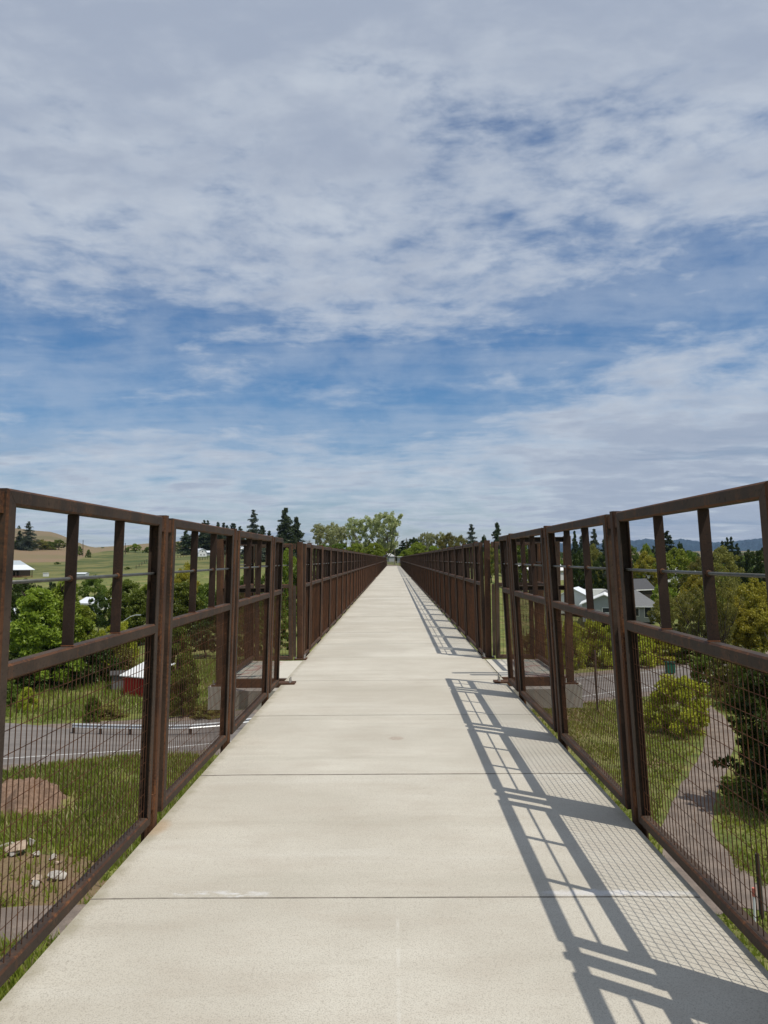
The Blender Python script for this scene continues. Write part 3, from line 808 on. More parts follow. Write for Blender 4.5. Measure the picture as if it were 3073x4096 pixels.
def proto_conifer(nl, ls, lm, width=.20, ragged=.25, whorls=34, bare=.05):
    cs = []; sz = []
    tb = MB(); tb.cyl((0, 0, -.02), (0, 0, .97), .016, .003, 7, 0, False)
    for wi in range(whorls):
        ph = (wi+.5*rng.random())/whorls; zz = bare+(1-bare)*ph**.92+rng.normal()*.014
        nbz = int(8-3*ph)
        z_w = zz
        for k in range(nbz+1):
            zz = min(.97, max(bare, z_w+rng.normal()*.018)); a_ = rng.random()*6.28; ln = width*1.12*min(1, (1-ph)*1.25+.02)**.9*(1-ragged+1.7*ragged*rng.random())+.014
            dropz = -.25*ln*(1-ph)+.12*ln*ph
            tb.cyl((0, 0, zz), (math.cos(a_)*ln*.9, math.sin(a_)*ln*.9, zz+dropz), .004, .001, 3, 0, False)
            m_ = max(4, int(nl/(whorls*6)*(ln/width*1.6+.3)))
            t_ = rng.random(m_)**.7
            c = np.stack([math.cos(a_)*ln*t_, math.sin(a_)*ln*t_, zz+dropz*t_+.02*np.sin(t_*3)*ln], 1)
            wd = ln*.26*(1.05-t_*.75)+.003
            c += rng.normal(size=c.shape)*np.stack([wd, wd, wd*.46+.003], 1)*.75
            cs.append(c); sz.append(np.full(m_, ls)*(.6+.7*rng.random(m_)))
    cs = np.vstack(cs); sz = np.concatenate(sz)
    V, F_ = leaves(cs, sz, 1.6, .2)
    return np_mesh('crown', V, F_, lm), tb.mesh('trunk', M_bark, True)
def proto_bare():
    tb = MB()
    def rec(p, d, ln, r, lv):
        e = p+d*ln; tb.cyl(p, e, r, r*.65, 5, 0, False)
        if lv == 0: return
        for _ in range(3):
            nd = (d+Vector(rng.normal(size=3))*.42).normalized(); nd.z = abs(nd.z)*.8+.1
            rec(e, nd.normalized(), ln*.72, r*.6, lv-1)
    rec(Vector((0, 0, 0)), Vector((0, 0, 1)), .26, .02, 4)
    return None, tb.mesh('trunk', M_barkp, True)

PR = {
 'dark': proto_tree('round', 20000, .028, L_dark, M_bark),
 'mid': proto_tree('round', 18000, .026, L_mid, M_bark),
 'locust': proto_tree('tall', 24000, .022, L_bright, M_bark, 1.8, 1.15),
 'midtall': proto_tree('tall', 20000, .022, L_mid, M_bark, 1.6, 1.15),
 'yellow': proto_tree('round', 20000, .023, L_yel, M_bark, 1.7, 1.1),
 'brightround': proto_tree('round', 18000, .025, L_bright, M_bark, 1.5, 1.1),
 'olive': proto_tree('round', 11000, .026, L_olive, M_bark, 1.6, 1.15),
 'twiggy': proto_tree('vase', 6500, .022, L_olive, M_bark, 1.8, 1.25, 26, .022),
 'pale': proto_tree('vase', 11000, .026, L_pale, M_barkp, 1.6, 1.2, 22, .020),
 'shrub': proto_tree('shrub', 14000, .040, L_mid, M_bark, 1.4, 1.1, 8, .02),
 'shruby': proto_tree('shrub', 18000, .036, L_hedge, M_bark, 1.4, 1.1, 8, .02),
 'shrubo': proto_tree('shrub', 7000, .05, L_olive, M_bark, 1.4, 1.2, 8, .02),
 'conifer': proto_conifer(11000, .019, L_conf, .20, .62, 30),
 'conifer2': proto_conifer(8000, .018, L_conf2, .22, .68, 26),
 'conifern': proto_conifer(6000, .026, L_conf, .17, .6, 20),
 'bigdark': proto_tree('shrub', 30000, .028, L_dark, M_bark, 1.5, 1.05, 14, .03),
 'layered': proto_tree('layered', 24000, .026, L_dark, M_bark, 1.6, 1.0, 14, .02),
 'bare': proto_bare(),
}
def plant(kind, sx, Y, top, wpx, label, name='tree', cat='tree', group='trees around the valley', base=None):
    """tree of a kind whose crown centre stands under photo column sx at distance Y"""
    p = at(sx, top, Y); zb = tz(p.x, Y) if base is None else base
    h = max(1.0, p.z-zb)
    unit = {'dark': .95, 'mid': .95, 'locust': .62, 'midtall': .62, 'yellow': .95, 'brightround': .95, 'olive': .98, 'twiggy': 1.0, 'pale': 1.0, 'shrub': 1.25, 'shruby': 1.25,
            'shrubo': 1.25, 'conifer': .40, 'conifer2': .44, 'conifern': .30, 'bigdark': 1.25, 'layered': 1.0, 'bare': .7}[kind]
    wid = wpx/FPX*Y
    e = empty(name, (p.x, Y, zb-.1), rng.random()*6.28); e.scale = (wid/unit, wid/unit, h)
    tag(e, label, cat, group)
    cm, tm = PR[kind]
    if cm: newobj('crown' if name == 'tree' or 'tree' in name else 'foliage', cm, e)
    newobj('trunk' if 'shrub' not in name else 'stems', tm, e)
    return e
CON = dict(name='conifer_tree', cat='conifer'); SHR = dict(name='shrub', cat='shrub', group='shrubs around the valley')
# left hill and farmland
plant('conifer2', 116, 560, 2083, 56, 'tall ragged conifer on the left hill, highest of the trees above the open barn', **CON)
plant('conifer', 80, 565, 2120, 34, 'shorter dark conifer just left of the tall ragged one on the left hill', **CON)
plant('shrub', 45, 575, 2158, 50, 'dark green bush at far left edge of the hilltop tree row', **SHR)
plant('mid', 98, 570, 2150, 60, 'round dark green tree in front of the two conifers on the hill', )
plant('shrubo', 160, 575, 2158, 70, 'broad olive bush right of the tall ragged hilltop conifer', **SHR)
plant('shrub', 195, 580, 2163, 50, 'round bush with darker shade in the middle of the hilltop row', **SHR)
plant('mid', 236, 590, 2158, 60, 'last rounded green tree at right end of the hilltop row')
plant('shrub', 46, 1380, 2100, 20, 'tiny tree cut by the post on the left skyline', **SHR)
plant('shrub', 76, 1380, 2101, 12, 'lone tiny dark tree standing on the left skyline', **SHR)
plant('shrub', 313, 520, 2180, 34, 'dark round shrub on the slope between the first two railing bars', **SHR)
plant('shrub', 355, 500, 2196, 20, 'small dark shrub low on the slope beside the utility pole', **SHR)
plant('shrub', 228, 400, 2246, 22, 'small dark bush in the green pasture behind the open barn', **SHR)
plant('shrub', 411, 900, 2188, 12, 'tiny bush alone on the brown ploughed hill', **SHR)
plant('shrub', 508, 600, 2188, 18, 'small bush left of the round tree under the brown hill', **SHR)
plant('brightround', 541, 590, 2173, 44, 'round leafy tree standing below the brown ploughed hill')
plant('shrub', 591, 590, 2186, 30, 'low dark shrub right of the round tree below the brown hill', **SHR)
plant('mid', 712, 560, 2166, 44, 'round green tree in the gap just right of the first left post')
plant('shrub', 510, 330, 2266, 24, 'dark bush near the pasture fence line', **SHR)
for sx, top, w_, lab in ((745, 2120, 34, 'dark conifer left of the white barn, its side cut by a bar'), (776, 2118, 34, 'dark conifer rising directly behind the white barn roof'),
                         (812, 2122, 40, 'bushy dark conifer just right of the white barn'), (846, 2124, 40, 'dark conifer over the small shed beside the white barn'),
                         (880, 2130, 44, 'dark conifer at right end of the grove behind the white barn')):
    plant('conifer', sx, 500, top, w_*1.5, lab, **CON)
for sx, top, lab in ((817, 2078, 'leftmost pointed tip above the left top rail'), (831, 2079, 'second pointed tip above the left top rail'), (873, 2086, 'isolated third pointed tip above the left rail'),
                     (895, 2088, 'fourth pointed tip above the left rail'), (909, 2099, 'short fifth tip above the left rail'), (929, 2090, 'left one of the close pair of tips above the rail'),
                     (938, 2091, 'right one of the close pair of tips above the rail'), (961, 2103, 'last small tip before the tall spruce')):
    plant('conifern', sx, 640, top, 34, 'distant narrow conifer, '+lab, group='narrow conifers far behind the left railing', **CON)
plant('conifer2', 1015, 360, 2035, 74, 'tall grey green spruce standing alone against the sky on the left', **CON)
plant('conifer', 1049, 365, 2098, 60, 'shorter olive conifer leaning on the lone tall spruce', **CON)
plant('conifern', 1077, 370, 2120, 36, 'small dark conifer between the lone spruce and the tall pair', **CON)
plant('conifer', 1143, 330, 2026, 78, 'tallest dark conifer, left one of the pair by the far left railing', **CON)
plant('conifer', 1186, 335, 2063, 66, 'dense dark conifer, right one of the pair by the far left railing', **CON)
plant('bare', 1238, 300, 2118, 60, 'leafless grey tree between the dark conifers and the pale cottonwoods')
# beyond the bridge end
plant('pale', 1305, 262, 2096, 130, 'leftmost pale cottonwood beyond the end of the bridge')
plant('pale', 1350, 250, 2106, 100, 'low pale cottonwood second from left beyond the bridge end')
plant('pale', 1442, 245, 2070, 130, 'middle pale cottonwood beyond the end of the bridge')
plant('pale', 1545, 240, 2052, 150, 'tallest pale cottonwood leaning right over the bridge end')
plant('bare', 1578, 242, 2060, 70, 'bare twigs rising from the tallest cottonwood')
plant('brightround', 1425, 205, 2170, 90, 'low bright green tree left of the bridge end below the cottonwoods')
plant('brightround', 1500, 200, 2168, 100, 'bright green bushy tree closest to the left of the bridge end')
plant('mid', 1358, 215, 2172, 90, 'green tree low behind the far left railing')
plant('mid', 1290, 215, 2176, 90, 'dull green tree behind the start of the far left railing')
plant('dark', 1585, 330, 2196, 50, 'small dark tree directly over the bridge end beside the grey house')
plant('conifern', 1612, 330, 2160, 44, 'dark conifer left of the utility pole at the bridge end', **CON)
plant('dark', 1655, 320, 2150, 80, 'dark rounded tree right of the utility pole')
plant('brightround', 1668, 215, 2166, 90, 'bright yellow green tree right of the bridge end')
plant('brightround', 1625, 205, 2196, 60, 'low bright shrub-like tree beside the gate on the right')
plant('brightround', 1735, 210, 2180, 80, 'bright green tree low behind the far right railing')
plant('pale', 1700, 280, 2132, 60, 'slim pale tree first of the row right of the bridge end')
plant('pale', 1745, 275, 2132, 90, 'pale green tree second of the row right of the bridge end')
plant('olive', 1795, 270, 2132, 90, 'olive crowned tree third of the row right of the bridge end')
plant('olive', 1843, 260, 2142, 70, 'yellowish olive tree below the grey spruce on the right')
plant('conifer2', 1886, 300, 2093, 60, 'grey green spruce alone above the far right railing', **CON)
plant('dark', 1936, 310, 2140, 40, 'small dark tree between the two conifers on the right')
plant('conifer', 1988, 300, 2085, 58, 'dark pointed fir alone above the right railing post', **CON)
plant('mid', 1900, 230, 2178, 90, 'green tree low behind the second right railing run')
plant('olive', 1965, 200, 2180, 90, 'olive tree seen through the gap of the right bay')
plant('mid', 2080, 190, 2170, 120, 'mid green tree seen through bars of the right lookout bay')
plant('olive', 2170, 180, 2185, 120, 'olive tree above the right lookout bay rail')
# right town
plant('conifer', 2298, 230, 2118, 40, 'narrow dark conifer left of three behind the second right panel', **CON)
plant('conifer', 2330, 225, 2106, 50, 'dark conifer half hidden by a bar of the second right panel', **CON)
plant('conifer2', 2376, 215, 2110, 60, 'tall grey conifer in the middle opening of the second right panel', **CON)
plant('conifer', 2418, 225, 2144, 46, 'short dark conifer beside the near right post', **CON)
plant('dark', 2315, 185, 2205, 100, 'dense dark green tree above the white shed')
plant('dark', 2425, 180, 2212, 130, 'dark broad tree above the parked truck')
plant('olive', 2370, 200, 2180, 90, 'yellowish olive tree below the grey conifer on the right')
plant('mid', 2520, 330, 2182, 90, 'dark green tree left in the large right opening')
plant('brightround', 2585, 320, 2172, 60, 'bright green pointed crown left of the first right bar')
plant('yellow', 2585, 200, 2212, 110, 'yellow green tree above the pale rock pile')
plant('conifern', 2614, 330, 2180, 30, 'small dark conifer hidden by the first right bar', **CON)
plant('conifern', 2668, 300, 2120, 60, 'tall layered dark pine standing over the yellow green trees', **CON)
plant('dark', 2718, 310, 2168, 46, 'small dark leaning tree right of the layered pine')
plant('brightround', 2700, 190, 2188, 150, 'large bright yellow green tree between the two right bars')
plant('mid', 2760, 210, 2204, 110, 'green tree right of the large bright one between the bars')
plant('olive', 2800, 175, 2230, 120, 'olive tree touching the second right bar')
plant('olive', 2885, 165, 2190, 170, 'large rounded olive tree below the conifer clump')
for sx, top, lab in ((2890, 2160, 'left'), (2908, 2146, 'middle'), (2925, 2143, 'tallest'), (2948, 2170, 'right')):
    plant('conifern', sx, 270, top, 34, 'dark narrow conifer, %s one of the clump above the large olive tree' % lab, group='conifer clump on the right', **CON)
plant('dark', 2995, 210, 2200, 100, 'dark tree left of the near right stile')
plant('dark', 3050, 200, 2192, 110, 'broad dark tree at the right edge of the picture')
plant('yellow', 3010, 100, 2318, 190, 'golden green tree right of the second right bar')
plant('yellow', 3100, 105, 2330, 160, 'golden tree cut by the right edge of the picture')
plant('yellow', 2940, 92, 2400, 170, 'feathery light green tree in front of the golden tree')
plant('yellow', 3045, 90, 2420, 190, 'feathery green tree lower right behind the near stile')
plant('twiggy', 2700, 92, 2380, 150, 'thin twiggy olive tree right of the grey house')
plant('twiggy', 2790, 88, 2360, 170, 'twiggy tree with dark forked stems left of the second right bar')
plant('twiggy', 2880, 86, 2320, 150, 'twiggy olive tree behind the second right bar')
plant('olive', 2640, 130, 2400, 90, 'small olive tree beside the grey house corner')
for i, (sx, top, kd, wp, Yh) in enumerate(((2290, 2478, 'shruby', 130, 84), (2375, 2470, 'shruby', 140, 86), (2460, 2478, 'shruby', 130, 85), (2545, 2520, 'shruby', 150, 86),
                                   (2640, 2545, 'shruby', 150, 88), (2730, 2570, 'shrub', 130, 88), (2200, 2500, 'shruby', 130, 86), (2120, 2520, 'shrubo', 120, 88))):
    plant(kd, sx, Yh, top, wp, 'bright green hedge shrub behind the road, %s from the left of its row' % ['third', 'fourth', 'fifth', 'sixth', 'seventh', 'eighth', 'second', 'first'][i],
          name='shrub', cat='shrub', group='hedge along the far side of the road')
plant('shruby', 2715, 53, 2690, 230, 'round light green bush on the grass inside the gravel path loop', **SHR)
plant('layered', 3070, 37, 2640, 440, 'large dark bush with black shade beside the gravel path at right', **SHR)
plant('shrub', 3040, 40, 3060, 260, 'dark leafy bush behind the large one at the right edge', **SHR)
plant('shrubo', 2985, 62, 2600, 190, 'dry olive bush under the twiggy trees at right', **SHR)
plant('shrub', 2830, 70, 2605, 130, 'green thicket under the forked stems behind the right mesh', **SHR)
plant('shrubo', 2930, 66, 2590, 150, 'olive thicket between the path and the twiggy trees', **SHR)
plant('shrub', 3030, 60, 2585, 150, 'green thicket at the right edge under the mid rail', **SHR)
plant('brightround', 2650, 150, 2330, 100, 'light green tree hiding the dark roofed building')
plant('yellow', 2790, 125, 2300, 150, 'yellow green tree filling the gap between the two right bars')
plant('mid', 2850, 120, 2330, 150, 'mid green tree right behind the second right bar')
# left valley
plant('dark', 100, 92, 2318, 200, 'big dense dark maple at far left behind the railing')
plant('dark', 215, 96, 2335, 120, 'dark tree right of the maple, behind the first bar')
plant('locust', 150, 72, 2352, 250, 'feathery bright green tree in front of the dark maple')
plant('locust', 262, 78, 2320, 190, 'feathery bright green tree between the first two bars')
plant('locust', 330, 82, 2420, 150, 'small bright feathery tree below the silver roofed house')
plant('conifer', 204, 100, 2320, 50, 'dark small conifer top beside the first left bar', **CON)
plant('dark', 395, 120, 2370, 90, 'dark tree right of the silver roofed house')
plant('mid', 375, 150, 2300, 130, 'light green tree behind the silver roofed house')
plant('mid', 505, 125, 2318, 180, 'broad green tree in the third opening of the first panel')
plant('midtall', 560, 108, 2360, 130, 'green tree with upright sprays left of the first post')
plant('brightround', 600, 130, 2330, 120, 'bright green crown just left of the first post')
plant('shruby', 470, 88, 2480, 130, 'leafy bush below the street lamp', **SHR)
plant('yellow', 745, 135, 2262, 130, 'yellowish willow in the opening right of the first post')
plant('midtall', 735, 108, 2330, 150, 'green tree with fine leaves left bar of second panel')
plant('mid', 830, 112, 2330, 140, 'green rounded tree right bar of second panel')
plant('dark', 905, 110, 2345, 120, 'dark green tree behind the left bay corner post')
plant('midtall', 985, 120, 2300, 110, 'green tree seen between bars of the left lookout bay')
plant('mid', 1080, 130, 2290, 110, 'green tree behind the end of the near left railing')
plant('brightround', 1150, 150, 2190, 90, 'bright green tree seen in the gap left of the far railing')
plant('mid', 1195, 140, 2260, 90, 'green tree low in the gap left of the far railing')
for sx, top, wp, kd, Yt, lab in ((20, 2600, 170, 'bigdark', 70, 'shady dark tree low at the left edge behind the mesh'), (130, 2590, 190, 'bigdark', 72, 'shady dark tree second from left behind the mesh'),
                             (250, 2560, 190, 'bigdark', 74, 'shady dark tree third from left behind the mesh'), (370, 2555, 190, 'bigdark', 76, 'shady dark tree fourth from left behind the mesh'),
                             (455, 2560, 140, 'olive', 78, 'leafy tree directly left of the red shed')):
    plant(kd, sx, Yt, top, wp*1.1, lab, group='dark trees above the road on the left')
plant('shrub', 20, 64, 2700, 120, 'low bush at the left edge above the road bend', **SHR)
plant('shruby', 110, 62, 2740, 70, 'light green sapling bush in front of the dark trees', **SHR)
plant('shrub', 370, 58, 2775, 60, 'small bush on the bank above the road', **SHR)
plant('shrubo', 430, 60, 2848, 130, 'flat dark shrub behind the guard rail left of the post', **SHR)
plant('midtall', 715, 62, 2500, 150, 'tall leafy tree behind the mesh right of the first post')
plant('shrub', 735, 60, 2660, 130, 'dark bush at the foot of the tall leafy tree', **SHR)
plant('shrubo', 830, 60, 2850, 130, 'pale flowering shrub behind the guard rail', **SHR)
plant('dark', 820, 95, 2480, 150, 'dark spreading tree seen through mesh of the second panel')
plant('mid', 1010, 90, 2420, 150, 'green tree seen through mesh of the third panel')
plant('mid', 1110, 95, 2440, 120, 'green tree low behind the near left railing end')

# woods too dense to count, middle distance
def wood(name, spots, lm):
    Vs = []; Fs = []; o_ = 0
    for (x_, y_, h, wd) in spots:
        C_ = clump_set('round'); nl = 1500
        c = crown_pts(nl, C_, 1.15)*np.array([wd/.95, wd/.95, h])+np.array([x_, y_, tz(x_, y_)-.15*h])
        V, F_ = leaves(c, (.045*h+.25)*(.6+.7*rng.random(nl)), 1.4)
        Vs.append(V); Fs.append(F_+o_); o_ += len(V)
    return tag(newobj(name, np_mesh(name, np.vstack(Vs), np.vstack(Fs), lm)), kind='stuff')
sp = []
for _ in range(46):
    Yd = random.uniform(230, 640); a_ = random.uniform(.14, .52); sp.append((a_*Yd, Yd, random.uniform(7, 11), random.uniform(7, 12)))
wood('woodland', sp, L_mid)
sp = []
for _ in range(60):
    Yd = random.uniform(600, 1500); a_ = random.uniform(.10, .54); sp.append((a_*Yd, Yd, random.uniform(8, 13), random.uniform(14, 26)))
wood('woodland', sp, L_dark)
sp = []
for _ in range(26):
    Yd = random.uniform(125, 175); a_ = random.uniform(-.36, -.10); sp.append((a_*Yd, Yd, random.uniform(3, 5), random.uniform(5, 8)))
wood('woodland', sp, L_mid)
sp = []
for _ in range(40):
    Yd = random.uniform(340, 560); a_ = random.uniform(-.20, .12); sp.append((a_*Yd, Yd, random.uniform(5, 8), random.uniform(9, 13)))
wood('woodland', sp, L_mid)

# meadow grass near the bridge
def grass(n, region, hgt, lm, seed):
    r_ = np.random.default_rng(seed)
    xs = r_.uniform(region[0], region[1], n*2); ys = r_.uniform(region[2], region[3], n*2)
    a0 = np.array(near_line[0][:2]); d_ = np.array(dl[:2]); nn_ = np.array(nl[:2])
    s_ = (xs-a0[0])*nn_[0]+(ys-a0[1])*nn_[1]
    ok = (s_ < -3.2) | (s_ > 10.2)
    P2 = np.array([[p.x, p.y] for p in PATHC])
    dmin = np.min(np.hypot(xs[:, None]-P2[None, :, 0], ys[:, None]-P2[None, :, 1]), axis=1)
    ok &= dmin > 1.35
    for px_, py_, rx, ry in ((100, 3490, 2.8, 1.7), (230, 3570, 2.2, 1.1), (60, 3218, 2.9, 1.9)):
        q = on_plane(px_, py_, GZ); ok &= (((xs-q.x)/rx)**2+((ys-q.y)/ry)**2 > 1) | (r_.random(n*2) < .10)
    ph = np.sin(xs*.9+1.3*np.sin(ys*.7))+np.sin(ys*1.1+xs*.35); ok &= r_.random(n*2) < .55+.25*ph
    ok &= np.abs(xs) > 1.0
    xs = xs[ok][:n]; ys = ys[ok][:n]; m_ = len(xs); zs = terr(xs, ys)
    h_ = hgt*(.4+.9*r_.random(m_)); wv = .05*(.5+r_.random(m_)); th_ = r_.random(m_)*6.28
    lx = r_.normal(size=m_)*.4*h_; ly = r_.normal(size=m_)*.4*h_
    b0 = np.stack([xs-np.cos(th_)*wv, ys-np.sin(th_)*wv, zs], 1); b1 = np.stack([xs+np.cos(th_)*wv, ys+np.sin(th_)*wv, zs], 1)
    tp = np.stack([xs+lx, ys+ly, zs+h_], 1)
    V = np.stack([b0, b1, tp], 1).reshape(-1, 3)
    return tag(newobj('meadow_grass', np_mesh('meadow_grass', V, np.arange(3*m_).reshape(m_, 3), lm)), kind='stuff')
PATHC = []
for p, q in zip(pth[:-1], pth[1:]):
    L_ = (q-p).length; k = max(2, int(L_/1.0))
    for i in range(k): PATHC.append(p.lerp(q, i/k))
L_grass = leaf_mat('grass_blade', (.13, .20, .018), (.36, .42, .06), (.52, .48, .20), .6, .15)
L_dry = leaf_mat('grass_dry', (.22, .19, .07), (.42, .35, .15), (.52, .44, .22), .5, .15)
grass(90000, (-34, -4, 18, 48), .34, L_grass, 3)
grass(60000, (3, 34, 20, 66), .22, L_grass, 4)
grass(30000, (-50, 2, 58, 92), .55, L_grass, 5)
grass(13000, (-34, -4, 18, 48), .38, L_dry, 6)
grass(12000, (3, 34, 20, 66), .26, L_dry, 7)
grass(9000, (-50, 2, 58, 92), .5, L_dry, 8)
# ------------------------------------------------------------------ buildings
M_white = flat('white_paint', (.74, .74, .72), .6, .05, 2)
M_metal = flat('galvanised_roof', (.62, .65, .68), .45, .06, 2)
M_red = flat('red_paint', (.42, .018, .015), .6, .1, 2)
M_greyw = flat('grey_siding', (.30, .31, .31), .7, .06, 2)
M_glass = flat('window_dark', (.03, .035, .04), .15, .1, 2)
M_dark = flat('dark_timber', (.05, .04, .03), .9, .2, 2)  # plain dark brown, shared by timber, walls and wheels
M_rustfence = flat('red_pipe', (.24, .055, .03), .7, .2, 2)
def siding(name, c, rib=6.0, axis='z', dark=.75):
    m, gg, b, oc, t = mat(name, .65)
    sep = gg.n('ShaderNodeSeparateXYZ'); gg.link(oc, sep.inputs[0])
    v = sep.outputs[2] if axis == 'z' else sep.outputs[0]
    f = gg.math('FRACT', gg.math('MULTIPLY', v, rib))
    k = gg.ramp(f, .0, .16, 1, 0)
    n = gg.noise(oc, 1.5, 4)
    base_ = gg.mix(n, tuple(x*.9 for x in c), tuple(min(1, x*1.08) for x in c))
    gg.link(gg.mix(k, base_, tuple(x*dark for x in c)), b.inputs['Base Color'])
    return m
M_sid = siding('lap_siding_grey', (.30, .315, .315), 5)
M_shing = siding('shingle_roof', (.165, .165, .165), 3, 'z', .8)
M_rroof = siding('ribbed_roof', (.70, .73, .77), 1.5, 'x', .9)
M_rwall = siding('red_boards', (.40, .016, .014), 4, 'x', .6)
M_wboard = siding('white_boards', (.72, .72, .70), 3, 'z', .88)

def house(label, cat, p, rz, Lx, Ly, hw, hr, wallm, roofm, wins=(), door=None, over=.35, name='house', hip=0.0, group=None, trim=True):
    """gabled building: ridge along local x, origin at ground centre"""
    e = tag(empty(name, p, rz), label, cat, group)
    X2, Y2 = Lx/2, Ly/2
    mb = MB()
    mb.face([(-X2, -Y2, 0), (X2, -Y2, 0), (X2, -Y2, hw), (-X2, -Y2, hw)]); mb.face([(X2, Y2, 0), (-X2, Y2, 0), (-X2, Y2, hw), (X2, Y2, hw)])
    for s in (-1, 1):
        if hip: mb.face([(s*X2, -Y2, 0), (s*X2, Y2, 0), (s*X2, Y2, hw), (s*X2, -Y2, hw)])
        else: mb.face([(s*X2, -Y2, 0), (s*X2, Y2, 0), (s*X2, Y2, hw), (s*X2, 0, hw+hr), (s*X2, -Y2, hw)])
    mb.build('wall', wallm, e)
    o_ = over; rr = MB(); sl = hr/Y2; hx = hip
    for s in (-1, 1):
        a_ = [(-X2-o_, s*(Y2+o_), hw-sl*o_), (X2+o_, s*(Y2+o_), hw-sl*o_), (X2+o_-hx, 0, hw+hr), (-X2-o_+hx, 0, hw+hr)]
        rr.hull8([(x_, y_, z_+.03) for x_, y_, z_ in a_]+[(x_, y_, z_+.17) for x_, y_, z_ in a_])
    if hip:
        for s in (-1, 1):
            rr.face([(s*(X2+o_), -Y2-o_, hw-sl*o_+.17), (s*(X2+o_), Y2+o_, hw-sl*o_+.17), (s*(X2+o_-hx), 0, hw+hr+.17)])
    ro = rr.build('roof', roofm, e)
    if trim:
        tr = MB()
        for s in (-1, 1): tr.box(-X2-o_, X2+o_, s*(Y2+o_+.03)-.02, s*(Y2+o_+.03)+.02, hw-sl*o_-.06, hw-sl*o_+.16)
        tr.build('fascia', M_white, ro)
    for (face, u, z0, ww, hh) in wins:
        f = MB(); gl_ = MB()
        def put(mb_, u0, u1, za, zb, dpt0, dpt1):
            if face == 'f': mb_.box(u0, u1, -Y2-dpt1, -Y2-dpt0, za, zb)
            elif face == 'r': mb_.box(X2+dpt0, X2+dpt1, u0, u1, za, zb)
            else: mb_.box(-X2-dpt1, -X2-dpt0, u0, u1, za, zb)
        put(f, u-ww/2-.1, u+ww/2+.1, z0-.1, z0+hh+.1, .003, .05); fo = f.build('window', M_white, e)
        put(gl_, u-ww/2, u+ww/2, z0, z0+hh, .051, .06); gl_.build('pane', M_glass, fo)
    if door:
        face, u, ww, hh = door; f = MB()
        if face == 'f': f.box(u-ww/2, u+ww/2, -Y2-.05, -Y2-.003, .02, hh)
        else: f.box(X2+.003, X2+.05, u-ww/2, u+ww/2, .02, hh)
        f.build('door', M_dark if 'barn' in name else M_white, e)
    return e
def gp(sx, sy, Y):
    p = at(sx, sy, Y); return Vector((p.x, Y, tz(p.x, Y)))
def gpz(sx, sy, Y):
    return at(sx, sy, Y)

# open pole barn with a bright metal roof
p = gpz(60, 2318, 300)
pb = tag(empty('barn', (p.x-4, 300, p.z), math.radians(6)), 'open sided pole barn with bright metal roof and red pipe fence at far left', 'barn')
mb = MB()
zE, zR = 3.7, 7.3
pts_e = [(-26, -5), (12.2, -5), (12.2, 9), (-26, 9)]
mb.hull8([(-26, -5.4, zE), (13.2, -5.4, zE), (8.6, -1.2, zE+1.9), (-26, -1.2, zE+1.9), (-26, -5.4, zE+.15), (13.2, -5.4, zE+.15), (8.6, -1.2, zE+2.05), (-26, -1.2, zE+2.05)])
mb.build('lower_roof', M_rroof, pb)
mb = MB()
mb.hull8([(-26, -1.2, zE+1.95), (8.6, -1.2, zE+1.95), (4.0, 4.5, zR), (-26, 4.5, zR), (-26, -1.2, zE+2.1), (8.6, -1.2, zE+2.1), (4.0, 4.5, zR+.15), (-26, 4.5, zR+.15)])
mb.build('upper_roof', siding('grey_ribbed_roof', (.42, .47, .50), 1.5, 'x', .85), pb)
mb = MB(); mb.box(-26, 8, 4.5, 4.7, 0, zE); mb.build('back_wall', M_dark, pb)
for x_ in (-24, -18, -11, -4.5, 1, 6.0, 12.0):
    mb = MB(); mb.cyl((x_, -5, -.4), (x_, -5, zE), .16, None, 8); mb.build('pole', M_bark, pb)
rf = tag(empty('pipe_fence', (p.x-4, 300, p.z), math.radians(6)), 'red pipe fence in front of the open pole barn', 'fence')
mb = MB()
for z_ in (.3, .65, 1.0, 1.4): mb.cyl((-9, -6.6, z_), (12.6, -6.6, z_), .045, None, 5)
for k in range(10): mb.cyl((-9+k*2.4, -6.6, -.3), (-9+k*2.4, -6.6, 1.5), .06, None, 5)
mb.build('rails', M_rustfence, rf)
p = gpz(184, 2307, 300)
tag(empty('utility_box', p), 'small white upright box standing right of the open pole barn', 'box')
bx = bpy.data.objects['utility_box']; mb = MB(); mb.box(-.9, .9, -.6, .6, -.3, 1.5); mb.box(-1, 1, -.7, .7, 1.5, 1.6); mb.build('body', M_white, bx)
house('long low silver shed beyond the trees, behind the first bar', 'shed', gpz(318, 2308, 280), math.radians(-4), 5.8, 3, 1.1, .35, flat('silver_wall', (.42, .44, .45)), M_rroof, over=.1, name='shed', trim=False)
# white gambrel barn
p = gpz(800, 2231, 450)
wb = tag(empty('barn', p, math.radians(36)), 'white gambrel roofed barn on the green hillside', 'barn')
prof_ = [(-2.6, 0), (2.6, 0), (2.6, 2.6), (1.75, 4.3), (0, 5.2), (-1.75, 4.3), (-2.6, 2.6)]
mb = MB(); mb.loft([[(x_, -4, z_) for x_, z_ in prof_], [(x_, 4, z_) for x_, z_ in prof_]]); mb.build('wall', M_wboard, wb)
mb = MB()
for a_, b2 in ((2, 3), (3, 4), (4, 5), (5, 6)):
    A_, B_ = prof_[a_], prof_[b2]
    mb.hull8([(A_[0]*1.02, -4.3, A_[1]+.02), (B_[0]*1.02, -4.3, B_[1]+.02), (B_[0]*1.02, 4.3, B_[1]+.02), (A_[0]*1.02, 4.3, A_[1]+.02)]+
             [(A_[0]*1.08, -4.3, A_[1]+.16), (B_[0]*1.08, -4.3, B_[1]+.18), (B_[0]*1.08, 4.3, B_[1]+.18), (A_[0]*1.08, 4.3, A_[1]+.16)])
rfo = mb.build('roof', M_metal, wb)
